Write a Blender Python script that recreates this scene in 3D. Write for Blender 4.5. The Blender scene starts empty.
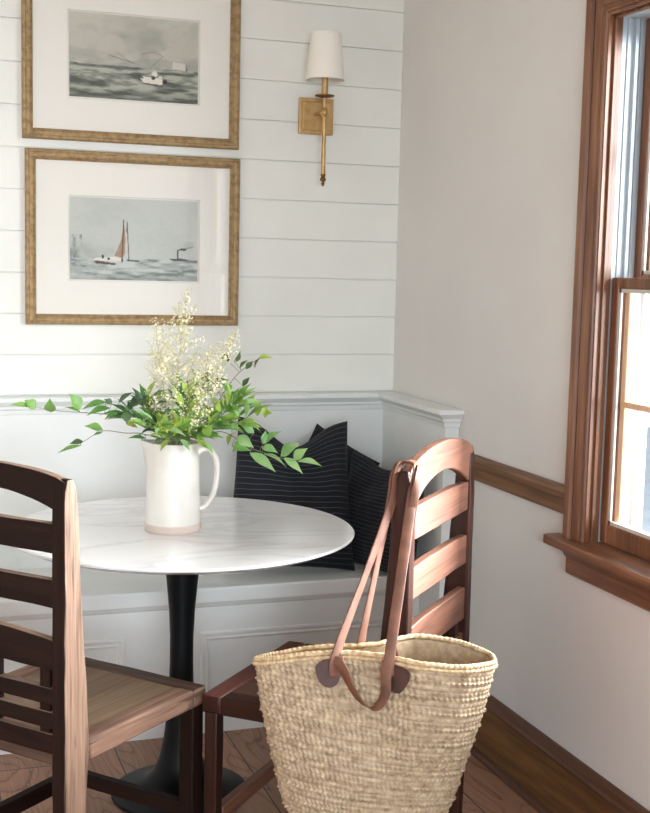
import bpy, bmesh, math, random
import numpy as np
from mathutils import Vector, Matrix, noise as mnoise

random.seed(7)
S = bpy.context.scene
COL = S.collection
PI = math.pi

# ------------------------------------------------------------------ helpers
def lin(c):
    return tuple(((v / 255) / 12.92 if v / 255 <= 0.04045 else ((v / 255 + 0.055) / 1.055) ** 2.4) for v in c) + (1.0,)

def mat(name, rgb, rough=0.6, spec=0.5, metal=0.0, noise=None, bump=None, coat=0.0, sheen=0.0, trans=0.0, space='Object'):
    """noise=(rgb2, scale vec, detail, contrast lo, hi), bump=(scale vec, strength, distance)"""
    m = bpy.data.materials.new(name); m.use_nodes = True
    nt = m.node_tree; b = nt.nodes['Principled BSDF']
    b.inputs['Base Color'].default_value = lin(rgb)
    b.inputs['Roughness'].default_value = rough
    b.inputs['Metallic'].default_value = metal
    b.inputs['Specular IOR Level'].default_value = spec
    b.inputs['Coat Weight'].default_value = coat
    b.inputs['Coat Roughness'].default_value = 0.25
    b.inputs['Sheen Weight'].default_value = sheen
    b.inputs['Transmission Weight'].default_value = trans
    tc = nt.nodes.new('ShaderNodeTexCoord')
    def nz(scale, detail=4.0):
        mp = nt.nodes.new('ShaderNodeMapping'); mp.inputs['Scale'].default_value = scale
        nt.links.new(tc.outputs[space], mp.inputs['Vector'])
        n = nt.nodes.new('ShaderNodeTexNoise'); n.inputs['Scale'].default_value = 1.0
        n.inputs['Detail'].default_value = detail
        nt.links.new(mp.outputs[0], n.inputs['Vector'])
        return n
    if noise:
        c2, sc, det, lo, hi = noise
        n = nz(sc, det)
        r = nt.nodes.new('ShaderNodeValToRGB')
        r.color_ramp.elements[0].position = lo; r.color_ramp.elements[0].color = lin(rgb)
        r.color_ramp.elements[1].position = hi; r.color_ramp.elements[1].color = lin(c2)
        nt.links.new(n.outputs['Fac'], r.inputs['Fac'])
        nt.links.new(r.outputs['Color'], b.inputs['Base Color'])
    if bump:
        sc, st, di = bump
        n = nz(sc, 3.0)
        bp = nt.nodes.new('ShaderNodeBump'); bp.inputs['Strength'].default_value = st
        bp.inputs['Distance'].default_value = di
        nt.links.new(n.outputs['Fac'], bp.inputs['Height'])
        nt.links.new(bp.outputs['Normal'], b.inputs['Normal'])
    return m

def wood(name, dark, mid, light, axis, rough=0.5, fine=1.0, coat=0.0, spec=0.5, crack=0.0, wear=None, wear_lo=0.55, wear_hi=0.68, rings=0.0, bump=0.35):
    """grained wood; axis = index of the grain direction in object space"""
    m = bpy.data.materials.new(name); m.use_nodes = True
    nt = m.node_tree; b = nt.nodes['Principled BSDF']; L = nt.links.new
    b.inputs['Roughness'].default_value = rough; b.inputs['Specular IOR Level'].default_value = spec
    b.inputs['Coat Weight'].default_value = coat; b.inputs['Coat Roughness'].default_value = 0.3
    tc = nt.nodes.new('ShaderNodeTexCoord')
    def nz(across, along, detail, dist=0.0):
        mp = nt.nodes.new('ShaderNodeMapping')
        s = [across] * 3; s[axis] = along
        mp.inputs['Scale'].default_value = s
        L(tc.outputs['Object'], mp.inputs['Vector'])
        n = nt.nodes.new('ShaderNodeTexNoise'); n.inputs['Scale'].default_value = 1.0
        n.inputs['Detail'].default_value = detail; n.inputs['Distortion'].default_value = dist
        L(mp.outputs[0], n.inputs['Vector']); return n
    n1 = nz(38 * fine, 2.2 * fine, 5, 0.6)
    n2 = nz(190 * fine, 6 * fine, 3)
    mx = nt.nodes.new('ShaderNodeMix'); mx.data_type = 'FLOAT'; mx.inputs[0].default_value = 0.35
    L(n1.outputs['Fac'], mx.inputs[2]); L(n2.outputs['Fac'], mx.inputs[3])
    src = mx.outputs[0]
    if rings:
        mp = nt.nodes.new('ShaderNodeMapping'); s = [1.0] * 3; s[axis] = 0.12
        mp.inputs['Scale'].default_value = s
        L(tc.outputs['Object'], mp.inputs['Vector'])
        w = nt.nodes.new('ShaderNodeTexWave'); w.wave_type = 'BANDS'; w.bands_direction = 'DIAGONAL'
        w.inputs['Scale'].default_value = 14; w.inputs['Distortion'].default_value = 9; w.inputs['Detail'].default_value = 2
        w.inputs['Detail Scale'].default_value = 1.2
        L(mp.outputs[0], w.inputs['Vector'])
        m2 = nt.nodes.new('ShaderNodeMix'); m2.data_type = 'FLOAT'; m2.inputs[0].default_value = rings
        L(src, m2.inputs[2]); L(w.outputs['Fac'], m2.inputs[3]); src = m2.outputs[0]
    r = nt.nodes.new('ShaderNodeValToRGB'); e = r.color_ramp.elements
    e[0].position = 0.3; e[0].color = lin(dark); e[1].position = 0.7; e[1].color = lin(light)
    x = e.new(0.5); x.color = lin(mid)
    L(src, r.inputs['Fac']); out = r.outputs['Color']
    if wear:
        n3 = nz(9, 2.4, 6, 0.3)
        rr = nt.nodes.new('ShaderNodeValToRGB')
        rr.color_ramp.elements[0].position = wear_lo; rr.color_ramp.elements[1].position = wear_hi
        L(n3.outputs['Fac'], rr.inputs['Fac'])
        mm = nt.nodes.new('ShaderNodeMix'); mm.data_type = 'RGBA'
        L(rr.outputs['Color'], mm.inputs[0]); L(out, mm.inputs[6]); mm.inputs[7].default_value = lin(wear)
        m3 = nt.nodes.new('ShaderNodeMix'); m3.data_type = 'RGBA'; m3.blend_type = 'MULTIPLY'; m3.inputs[0].default_value = 0.6
        r2 = nt.nodes.new('ShaderNodeValToRGB'); r2.color_ramp.elements[0].position = .35; r2.color_ramp.elements[0].color = (.45, .4, .36, 1)
        r2.color_ramp.elements[1].position = .6; r2.color_ramp.elements[1].color = (1, 1, 1, 1)
        L(n2.outputs['Fac'], r2.inputs['Fac'])
        L(mm.outputs[2], m3.inputs[6]); L(r2.outputs['Color'], m3.inputs[7]); out = m3.outputs[2]
    hgt = mx.outputs[0]
    if crack:                                  # open checks running with the grain
        n4 = nz(70, 2.6, 4, .8)
        r4 = nt.nodes.new('ShaderNodeValToRGB'); r4.color_ramp.elements[0].position = .33; r4.color_ramp.elements[0].color = lin((44, 27, 19)); r4.color_ramp.elements[1].position = .41; r4.color_ramp.elements[1].color = (1, 1, 1, 1)
        L(n4.outputs['Fac'], r4.inputs['Fac'])
        m4 = nt.nodes.new('ShaderNodeMix'); m4.data_type = 'RGBA'; m4.blend_type = 'MULTIPLY'; m4.inputs[0].default_value = crack
        L(out, m4.inputs[6]); L(r4.outputs['Color'], m4.inputs[7]); out = m4.outputs[2]
    L(out, b.inputs['Base Color'])
    bp = nt.nodes.new('ShaderNodeBump'); bp.inputs['Strength'].default_value = bump; bp.inputs['Distance'].default_value = 0.002
    L(hgt, bp.inputs['Height']); L(bp.outputs['Normal'], b.inputs['Normal'])
    return m

def link(name, me, m=None, parent=None, loc=None, smooth=False):
    o = bpy.data.objects.new(name, me); COL.objects.link(o)
    if m is not None:
        for k in (m if isinstance(m, (list, tuple)) else [m]): me.materials.append(k)
    if parent is not None: o.parent = parent
    if loc is not None: o.location = loc
    if smooth:
        for p in me.polygons: p.use_smooth = True
    return o

def obj(name, bm, m, parent=None, smooth=False, bevel=0.0, segs=2, loc=None, sub=0, auto=False):
    bmesh.ops.recalc_face_normals(bm, faces=bm.faces)
    me = bpy.data.meshes.new(name); bm.to_mesh(me); bm.free()
    o = link(name, me, m, parent, loc, smooth)
    if bevel:
        md = o.modifiers.new('bevel', 'BEVEL'); md.width = bevel; md.segments = segs; md.limit_method = 'ANGLE'; md.angle_limit = math.radians(40)
    if sub:
        md = o.modifiers.new('sub', 'SUBSURF'); md.levels = sub; md.render_levels = sub
    if auto:
        for p in me.polygons: p.use_smooth = True
        me.set_sharp_from_angle(angle=math.radians(35))
    return o

def tag(o, label=None, cat=None, group=None, kind=None):
    if label: o['label'] = label
    if cat: o['category'] = cat
    if group: o['group'] = group
    if kind: o['kind'] = kind
    return o

def thing(name, label, cat, loc=(0, 0, 0), rz=0.0, group=None):
    o = bpy.data.objects.new(name, None); COL.objects.link(o)
    o.location = loc; o.rotation_euler = (0, 0, rz); o.empty_display_size = 0.1
    return tag(o, label, cat, group)

def struct(name, bm, m, **k):
    return tag(obj(name, bm, m, **k), kind='structure')

def box(bm, x0, x1, y0, y1, z0, z1):
    v = [bm.verts.new(p) for p in ((x0, y0, z0), (x1, y0, z0), (x1, y1, z0), (x0, y1, z0), (x0, y0, z1), (x1, y0, z1), (x1, y1, z1), (x0, y1, z1))]
    for f in ((0, 3, 2, 1), (4, 5, 6, 7), (0, 1, 5, 4), (1, 2, 6, 5), (2, 3, 7, 6), (3, 0, 4, 7)):
        bm.faces.new([v[i] for i in f])
    return bm

def nb(): return bmesh.new()
def bx(*a): return box(nb(), *a)

def prism(bm, pts, axis, a, b):
    """polygon pts in the two other axes (cyclic order kept), extruded from a to b along axis"""
    def P(p, t):
        q = list(p); q.insert(axis, t); return q
    lo = [bm.verts.new(P(p, a)) for p in pts]; hi = [bm.verts.new(P(p, b)) for p in pts]
    n = len(pts)
    bm.faces.new(lo[::-1]); bm.faces.new(hi)
    for i in range(n): bm.faces.new((lo[i], lo[(i + 1) % n], hi[(i + 1) % n], hi[i]))
    return bm

def lathe(bm, prof, seg=48, c=(0, 0), cap=True):
    rings = []
    for r, z in prof:
        if r < 1e-6: rings.append([bm.verts.new((c[0], c[1], z))])
        else: rings.append([bm.verts.new((c[0] + r * math.cos(2 * PI * i / seg), c[1] + r * math.sin(2 * PI * i / seg), z)) for i in range(seg)])
    for A, B in zip(rings, rings[1:]):
        for i in range(seg):
            j = (i + 1) % seg
            if len(A) == 1 and len(B) == 1: continue
            if len(A) == 1: bm.faces.new((A[0], B[j], B[i]))
            elif len(B) == 1: bm.faces.new((A[i], A[j], B[0]))
            else: bm.faces.new((A[i], A[j], B[j], B[i]))
    return bm

def catmull(pts, n=8):
    P = [Vector(p) for p in pts]; out = []
    for i in range(len(P) - 1):
        p0 = P[i - 1] if i else P[0] * 2 - P[1]; p1, p2 = P[i], P[i + 1]
        p3 = P[i + 2] if i + 2 < len(P) else P[-1] * 2 - P[-2]
        for k in range(n):
            t = k / n
            out.append(0.5 * ((2 * p1) + (p2 - p0) * t + (2 * p0 - 5 * p1 + 4 * p2 - p3) * t * t + (3 * p1 - p0 - 3 * p2 + p3) * t ** 3))
    out.append(P[-1]); return out

def tube(bm, pts, rad, seg=8, cap=True):
    P = [Vector(p) for p in pts]; n = len(P)
    R = rad if isinstance(rad, (list, tuple)) else [rad] * n
    up = None; rings = []
    for i in range(n):
        t = (P[min(i + 1, n - 1)] - P[max(i - 1, 0)]).normalized()
        if up is None:
            up = t.orthogonal().normalized()
        up = (up - t * up.dot(t)).normalized(); s = t.cross(up)
        rings.append([bm.verts.new(P[i] + (up * math.cos(2 * PI * k / seg) + s * math.sin(2 * PI * k / seg)) * R[i]) for k in range(seg)])
    for A, B in zip(rings, rings[1:]):
        for k in range(seg): bm.faces.new((A[k], A[(k + 1) % seg], B[(k + 1) % seg], B[k]))
    if cap: bm.faces.new(rings[0][::-1]); bm.faces.new(rings[-1])
    return bm

def ribbon(bm, pts, wdirs, width, th):
    """flat strap along pts, wdirs = width direction per control point"""
    n = 8; P = catmull(pts, n); W = catmull(wdirs, n); N = len(P); rings = []
    for i in range(N):
        t = (P[min(i + 1, N - 1)] - P[max(i - 1, 0)]).normalized()
        w = W[i] - t * W[i].dot(t); w.normalize(); s = t.cross(w)
        h = width / 2
        rings.append([bm.verts.new(P[i] + w * a * h + s * b * th / 2) for a, b in ((-1, -.6), (-.9, -1), (.9, -1), (1, -.6), (1, .6), (.9, 1), (-.9, 1), (-1, .6))])
    for A, B in zip(rings, rings[1:]):
        for k in range(8): bm.faces.new((A[k], A[(k + 1) % 8], B[(k + 1) % 8], B[k]))
    bm.faces.new(rings[0][::-1]); bm.faces.new(rings[-1])
    return bm

def roughen(bm, amp, sc=14, cuts=0, seed=0.0):
    """worn, hand-cut edges: subdivide long edges, jitter by smooth noise"""
    if cuts:
        for _ in range(cuts):
            es = [e for e in bm.edges if e.calc_length() > 0.035]
            if es: bmesh.ops.subdivide_edges(bm, edges=es, cuts=1, use_grid_fill=True)
    for v in bm.verts:
        q = v.co * sc + Vector((seed, seed * 1.7, seed * .3))
        v.co += mnoise.noise_vector(q) * amp
    return bm

# ------------------------------------------------------------------ camera
CX, CY, CZ = -1.774, -4.284, 1.561
YAW, PITCH, ROLL, FPX = -0.337, 0.112, 0.023, 1216.8
def cam_axes():
    cy, sy = math.cos(YAW), math.sin(YAW)
    f = Vector((-sy * math.cos(PITCH), cy * math.cos(PITCH), -math.sin(PITCH)))
    r0 = Vector((cy, sy, 0)); u0 = r0.cross(f)
    return (math.cos(ROLL) * r0 + math.sin(ROLL) * u0, -math.sin(ROLL) * r0 + math.cos(ROLL) * u0, f)
AR, AU, AF = cam_axes()
cd = bpy.data.cameras.new('camera'); cam = bpy.data.objects.new('camera', cd); COL.objects.link(cam)
M = Matrix((AR, AU, -AF)).transposed().to_4x4(); M.translation = (CX, CY, CZ)
cam.matrix_world = M
cd.sensor_fit = 'HORIZONTAL'; cd.sensor_width = 36; cd.lens = FPX / 650 * 36
cd.clip_start = 0.05
S.camera = cam

def at(px, py, x, y, off=0.0):
    """point on the sight line of a measured pixel, at the distance of ground spot (x, y), plus off metres further"""
    d = AF + AR * ((px - 325) / FPX) - AU * ((py - 406.5) / FPX)
    ax, ay = x - CX, y - CY
    t = (ax * d.x + ay * d.y) / (d.x ** 2 + d.y ** 2)
    h = math.hypot(d.x, d.y)
    return Vector((CX, CY, CZ)) + d * (t + off / h)

# ------------------------------------------------------------------ materials
M_ship = mat('white_shiplap_paint', (228, 230, 224), 0.5, noise=((221, 223, 217), (3, 3, 3), 3, .35, .7), bump=((6, 60, 60), .08, .003))
M_plas = mat('greige_plaster', (217, 216, 213), 0.85, noise=((211, 209, 206), (2.5, 2.5, 2.5), 4, .3, .75), bump=((70, 70, 70), .1, .002))
M_ceil = mat('ceiling_paint', (244, 243, 240), 0.9)
M_trim = mat('white_trim_paint', (228, 232, 231), 0.42, noise=((221, 226, 225), (5, 5, 5), 3, .3, .7))
M_wall2 = mat('pale_plaster', (205, 200, 192), 0.9)
M_gold = mat('gilt_frame', (168, 142, 102), 0.5, metal=0.2, noise=((138, 112, 76), (60, 60, 60), 5, .4, .65), bump=((220, 220, 220), .5, .003))
M_mat = mat('picture_mat', (238, 237, 229), 0.9)
M_brass = mat('aged_brass', (200, 166, 114), 0.4, metal=0.6, noise=((176, 142, 92), (25, 25, 25), 4, .35, .7))
M_brassd = mat('dark_brass', (120, 88, 48), 0.4, metal=0.9)
M_shade = mat('linen_shade', (238, 235, 226), 0.9, bump=((400, 400, 120), .25, .001))
M_black = mat('black_table_metal', (9, 12, 15), 0.42, spec=0.2)
M_cer = mat('white_glaze', (226, 224, 217), 0.3, coat=0.3, noise=((216, 212, 203), (9, 9, 9), 4, .4, .7), bump=((18, 18, 18), .12, .004))
M_clay = mat('bare_clay', (206, 190, 180), 0.8)
M_leather = mat('tan_leather', (118, 76, 55), 0.62, noise=((88, 54, 39), (25, 25, 25), 5, .35, .7), bump=((180, 180, 180), .25, .001))
M_leath2 = mat('dark_leather_patch', (70, 34, 24), 0.55, noise=((50, 24, 17), (40, 40, 40), 4, .35, .7))
M_edge = mat('raw_leather_edge', (206, 160, 134), 0.7)
M_vinyl = mat('white_vinyl', (176, 188, 195), 0.4)
M_lead = mat('glazing_bead', (200, 200, 194), 0.5)
M_leaf = mat('leaf_green', (74, 128, 58), 0.42, noise=((124, 168, 82), (9, 9, 9), 3, .35, .65), spec=.5)
M_leafp = mat('pale_leaf', (150, 186, 120), 0.42, noise=((100, 150, 84), (12, 12, 12), 3, .4, .65))
M_leafy = mat('young_leaf', (170, 190, 84), 0.45, noise=((128, 168, 66), (12, 12, 12), 3, .4, .65))
M_leafd = mat('dark_leaf', (52, 84, 52), 0.4, noise=((84, 112, 64), (12, 12, 12), 3, .4, .65))
M_stem = mat('stem_green', (108, 128, 82), 0.6, noise=((120, 100, 78), (15, 15, 15), 3, .4, .65))
M_blos = mat('cream_blossom', (244, 240, 214), 0.7, noise=((226, 222, 176), (25, 25, 25), 2, .4, .65))
M_bstem = mat('panicle_stem', (188, 186, 148), 0.7)
for mm in (M_leaf, M_leafp, M_leafy, M_leafd, M_blos):
    mm.node_tree.nodes['Principled BSDF'].inputs['Subsurface Weight'].default_value = 0.0

def marble():
    m = mat('white_marble', (236, 238, 240), 0.16, coat=0.4)
    nt = m.node_tree; L = nt.links.new; b = nt.nodes['Principled BSDF']
    tc = nt.nodes['Texture Coordinate']
    mp = nt.nodes.new('ShaderNodeMapping'); mp.inputs['Rotation'].default_value = (0, 0, .5); mp.inputs['Scale'].default_value = (1.4, 3.6, 1)
    L(tc.outputs['Object'], mp.inputs['Vector'])
    n = nt.nodes.new('ShaderNodeTexNoise'); n.inputs['Scale'].default_value = 1.3; n.inputs['Detail'].default_value = 6; n.inputs['Distortion'].default_value = .7
    L(mp.outputs[0], n.inputs['Vector'])
    r = nt.nodes.new('ShaderNodeValToRGB'); e = r.color_ramp.elements
    e[0].position = .46; e[0].color = lin((240, 242, 243)); e[1].position = .56; e[1].color = lin((240, 242, 243))
    k = e.new(.505); k.color = lin((222, 225, 229))
    k = e.new(.49); k.color = lin((236, 238, 240))
    L(n.outputs['Fac'], r.inputs['Fac']); L(r.outputs['Color'], b.inputs['Base Color'])
    return m
M_marble = marble()

def glass_mat(name, refl=0.07):
    m = bpy.data.materials.new(name); m.use_nodes = True; nt = m.node_tree
    for n in list(nt.nodes): nt.nodes.remove(n)
    o = nt.nodes.new('ShaderNodeOutputMaterial'); t = nt.nodes.new('ShaderNodeBsdfTransparent'); g = nt.nodes.new('ShaderNodeBsdfGlossy')
    g.inputs['Roughness'].default_value = 0.02
    f = nt.nodes.new('ShaderNodeFresnel'); ge = nt.nodes.new('ShaderNodeNewGeometry')
    mi = nt.nodes.new('ShaderNodeMix'); mi.data_type = 'FLOAT'; mi.inputs[2].default_value = 1.45; mi.inputs[3].default_value = 1 / 1.45   # same reflection on both faces
    nt.links.new(ge.outputs['Backfacing'], mi.inputs[0]); nt.links.new(mi.outputs[0], f.inputs['IOR'])
    mx = nt.nodes.new('ShaderNodeMixShader')
    nt.links.new(f.outputs[0], mx.inputs[0]); nt.links.new(t.outputs[0], mx.inputs[1]); nt.links.new(g.outputs[0], mx.inputs[2])
    nt.links.new(mx.outputs[0], o.inputs['Surface'])
    return m
M_glass = glass_mat('clear_glass')

def stripes():
    m = mat('navy_ticking', (9, 13, 22), 0.9, sheen=0.03, bump=((500, 500, 500), .25, .001))
    nt = m.node_tree; L = nt.links.new; b = nt.nodes['Principled BSDF']
    uv = nt.nodes.new('ShaderNodeUVMap'); sp = nt.nodes.new('ShaderNodeSeparateXYZ'); L(uv.outputs[0], sp.inputs[0])
    def mth(op, a, c=None):
        n = nt.nodes.new('ShaderNodeMath'); n.operation = op
        for i, v in ((0, a), (1, c)):
            if v is None: continue
            if isinstance(v, float): n.inputs[i].default_value = v
            else: L(v, n.inputs[i])
        return n.outputs[0]
    line = mth('LESS_THAN', mth('FRACT', mth('MULTIPLY', sp.outputs[1], 27.0)), .11)
    dash = mth('LESS_THAN', mth('FRACT', mth('MULTIPLY', sp.outputs[0], 90.0)), .62)
    f = mth('MULTIPLY', line, mth('ADD', mth('MULTIPLY', dash, .5), .45))
    mx = nt.nodes.new('ShaderNodeMix'); mx.data_type = 'RGBA'
    L(f, mx.inputs[0]); mx.inputs[6].default_value = lin((9, 13, 22)); mx.inputs[7].default_value = lin((80, 88, 98))
    L(mx.outputs[2], b.inputs['Base Color'])
    return m
M_stripe = stripes()

def vcol(name, rough=0.9):
    m = bpy.data.materials.new(name); m.use_nodes = True; nt = m.node_tree; b = nt.nodes['Principled BSDF']
    a = nt.nodes.new('ShaderNodeAttribute'); a.attribute_name = 'ink'
    nt.links.new(a.outputs['Color'], b.inputs['Base Color']); b.inputs['Roughness'].default_value = rough
    return m
M_print = vcol('watercolour_print')

def floor_mat():
    m = bpy.data.materials.new('oak_floorboards'); m.use_nodes = True; nt = m.node_tree; b = nt.nodes['Principled BSDF']; L = nt.links.new
    tc = nt.nodes.new('ShaderNodeTexCoord'); sp = nt.nodes.new('ShaderNodeSeparateXYZ'); L(tc.outputs['Object'], sp.inputs[0])
    def mth(op, a, c=None):
        n = nt.nodes.new('ShaderNodeMath'); n.operation = op
        for i, v in ((0, a), (1, c)):
            if v is None: continue
            if isinstance(v, float): n.inputs[i].default_value = v
            else: L(v, n.inputs[i])
        return n.outputs[0]
    xs = mth('DIVIDE', sp.outputs[0], .19)
    pid = mth('FLOOR', xs)
    wn = nt.nodes.new('ShaderNodeTexWhiteNoise'); wn.noise_dimensions = '1D'; L(pid, wn.inputs['W'])
    ys = mth('ADD', mth('DIVIDE', sp.outputs[1], 1.7), mth('MULTIPLY', wn.outputs['Value'], 7.0))
    pid2 = mth('ADD', mth('MULTIPLY', mth('FLOOR', ys), 3.17), pid)
    wn2 = nt.nodes.new('ShaderNodeTexWhiteNoise'); wn2.noise_dimensions = '1D'; L(pid2, wn2.inputs['W'])
    seam = mth('MAXIMUM', mth('LESS_THAN', mth('FRACT', xs), .02), mth('LESS_THAN', mth('FRACT', ys), .0025))
    cb = nt.nodes.new('ShaderNodeCombineXYZ')
    L(mth('ADD', sp.outputs[0], mth('MULTIPLY', wn2.outputs['Value'], 9.0)), cb.inputs[0]); L(mth('MULTIPLY', sp.outputs[1], .22), cb.inputs[1])
    L(mth('MULTIPLY', wn2.outputs['Value'], 31.0), cb.inputs[2])
    w = nt.nodes.new('ShaderNodeTexNoise'); w.inputs['Scale'].default_value = 7; w.inputs['Detail'].default_value = 1.5; w.inputs['Distortion'].default_value = .5
    L(cb.outputs[0], w.inputs['Vector'])
    ring = mth('FRACT', mth('MULTIPLY', w.outputs['Fac'], 13.0))
    r = nt.nodes.new('ShaderNodeValToRGB'); e = r.color_ramp.elements
    e[0].position = 0; e[0].color = lin((118, 82, 62)); e[1].position = 1; e[1].color = lin((166, 124, 99))
    k = e.new(.16); k.color = lin((166, 124, 100)); k = e.new(.7); k.color = lin((176, 133, 107))
    L(ring, r.inputs['Fac'])
    n2 = nt.nodes.new('ShaderNodeTexNoise'); mp = nt.nodes.new('ShaderNodeMapping'); mp.inputs['Scale'].default_value = (160, 5, 1)
    L(tc.outputs['Object'], mp.inputs['Vector']); L(mp.outputs[0], n2.inputs['Vector']); n2.inputs['Scale'].default_value = 1
    r2 = nt.nodes.new('ShaderNodeValToRGB'); r2.color_ramp.elements[0].color = (.62, .6, .58, 1); r2.color_ramp.elements[0].position = .3; r2.color_ramp.elements[1].position = .6
    L(n2.outputs['Fac'], r2.inputs['Fac'])
    mx = nt.nodes.new('ShaderNodeMix'); mx.data_type = 'RGBA'; mx.blend_type = 'MULTIPLY'; mx.inputs[0].default_value = .6
    L(r.outputs['Color'], mx.inputs[6]); L(r2.outputs['Color'], mx.inputs[7])
    tone = nt.nodes.new('ShaderNodeHueSaturation'); L(mx.outputs[2], tone.inputs['Color'])
    L(mth('ADD', mth('MULTIPLY', wn2.outputs['Value'], .35), .82), tone.inputs['Value'])
    m3 = nt.nodes.new('ShaderNodeMix'); m3.data_type = 'RGBA'; L(seam, m3.inputs[0]); L(tone.outputs[0], m3.inputs[6]); m3.inputs[7].default_value = lin((40, 26, 18))
    L(m3.outputs[2], b.inputs['Base Color']); b.inputs['Roughness'].default_value = .45
    return m
M_floor = floor_mat()

# stained pine of the window, rail and baseboard
M_pine_z = wood('stained_pine_upright', (78, 45, 27), (116, 74, 47), (152, 108, 74), 2, .38, .8, coat=.15)
M_pine_y = wood('stained_pine_along', (78, 45, 27), (116, 74, 47), (152, 108, 74), 1, .38, .8, coat=.15)
M_rail = wood('chair_rail_wood', (86, 58, 36), (116, 82, 54), (140, 104, 72), 1, .5, .8)
M_base = wood('golden_pine_base', (78, 52, 28), (110, 76, 42), (128, 92, 54), 1, .5, .5, rings=.12)
M_basecap = wood('dark_pine_cap', (66, 42, 30), (88, 58, 42), (106, 74, 54), 1, .5, .8)
M_muntin = wood('light_pine_muntin', (222, 176, 132), (236, 194, 152), (242, 206, 168), 2, .5, .6)

# ------------------------------------------------------------------ room shell
H = 2.72
XL, YF = -4.3, -6.6
WY = [(-1.42, -2.25), (-2.56, -3.39)]       # the pair of windows in the right wall
ZS, ZH = 0.83, 2.246

bm = bx(XL - .15, .15, YF - .15, .15, -.12, 0)
struct('floor', bm, M_floor)
struct('ceiling', bx(XL - .15, .15, YF - .15, .15, H, H + .1), M_ceil)

# shiplap back wall: one mesh, boards with a shadow gap
bm = nb(); dz = 0.1403; z0 = 2.369
edges = sorted([z0 - i * dz for i in range(-4, 18)])
edges = [e for e in edges if 0.05 < e < H]
zs = [0] + edges + [H]
for a, b in zip(zs, zs[1:]):
    lo = a + (.0018 if a > 0 else 0); hi = b - (.0018 if b < H else 0)
    prism(bm, [(.02, lo), (.0015, lo), (0, lo + .0015), (0, hi - .0012), (.0012, hi), (.02, hi)], 0, XL, 0)
box(bm, XL, .15, .008, .15, 0, H)
struct('wall_back', bm, M_ship)

bm = nb()
ys = [0.0] + [v for w in WY for v in w] + [YF]
for a, b in ((ys[0], ys[1]), (ys[2], ys[3]), (ys[4], ys[5])):
    box(bm, 0, .17, b, a, 0, H)
for w in WY:
    box(bm, 0, .17, w[1], w[0], 0, ZS); box(bm, 0, .17, w[1], w[0], ZH, H)
bmesh.ops.remove_doubles(bm, verts=bm.verts, dist=1e-5)
struct('wall_right', bm, M_plas)
struct('wall_left', bx(XL - .15, XL, YF, 0, 0, H), M_wall2)
bm = nb()   # wall behind the viewer, its wide unseen opening sized for fill light
FW = (-3.9, -.85, .35, 2.5)
box(bm, XL, FW[0], YF - .15, YF, 0, H); box(bm, FW[1], 0, YF - .15, YF, 0, H)
box(bm, FW[0], FW[1], YF - .15, YF, 0, FW[2]); box(bm, FW[0], FW[1], YF - .15, YF, FW[3], H)
struct('wall_front', bm, M_wall2)

# baseboard, right wall: golden board, dark cap, shoe
YE = -0.60
bb = struct('baseboard_right', bx(-.018, 0, YF, YE, 0, .178), M_base)
cp = prism(nb(), [(0, .176), (-.024, .176), (-.026, .183), (-.02, .192), (-.016, .206), (-.009, .217), (0, .217)], 1, YF, YE)
obj('cap_moulding', cp, M_basecap, bb)
cp = prism(nb(), [(-.018, 0), (-.036, 0), (-.035, .01), (-.03, .017), (-.018, .021)], 1, YF, YE)
obj('shoe_moulding', cp, M_basecap, bb)

# chair rail
cr = prism(nb(), [(0, .89), (-.012, .89), (-.016, .9), (-.016, .93), (-.024, .94), (-.026, .955), (-.02, .966), (-.012, .971), (0, .971)], 1, -1.335, YE)
struct('trim_1', cr, M_rail, bevel=.001)
cr = prism(nb(), [(0, .89), (-.012, .89), (-.016, .9), (-.016, .93), (-.024, .94), (-.026, .955), (-.02, .966), (-.012, .971), (0, .971)], 1, YF, WY[1][1] - .13)
struct('trim_2', cr, M_rail, bevel=.001)

# ------------------------------------------------------------------ windows
def casing_prof(s):
    # (offset outward from the opening edge, proud of wall) -> polygon
    return [(-.006, 0.0), (-.006, .008), (.0, .008), (.003, .013), (.009, .014), (.014, .011), (.016, .007), (.02, .007), (.024, .012), (.044, .017), (.050, .017), (.053, .011), (.057, .011), (.061, .024), (.078, .028), (.084, .026), (.085, .0)]

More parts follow.
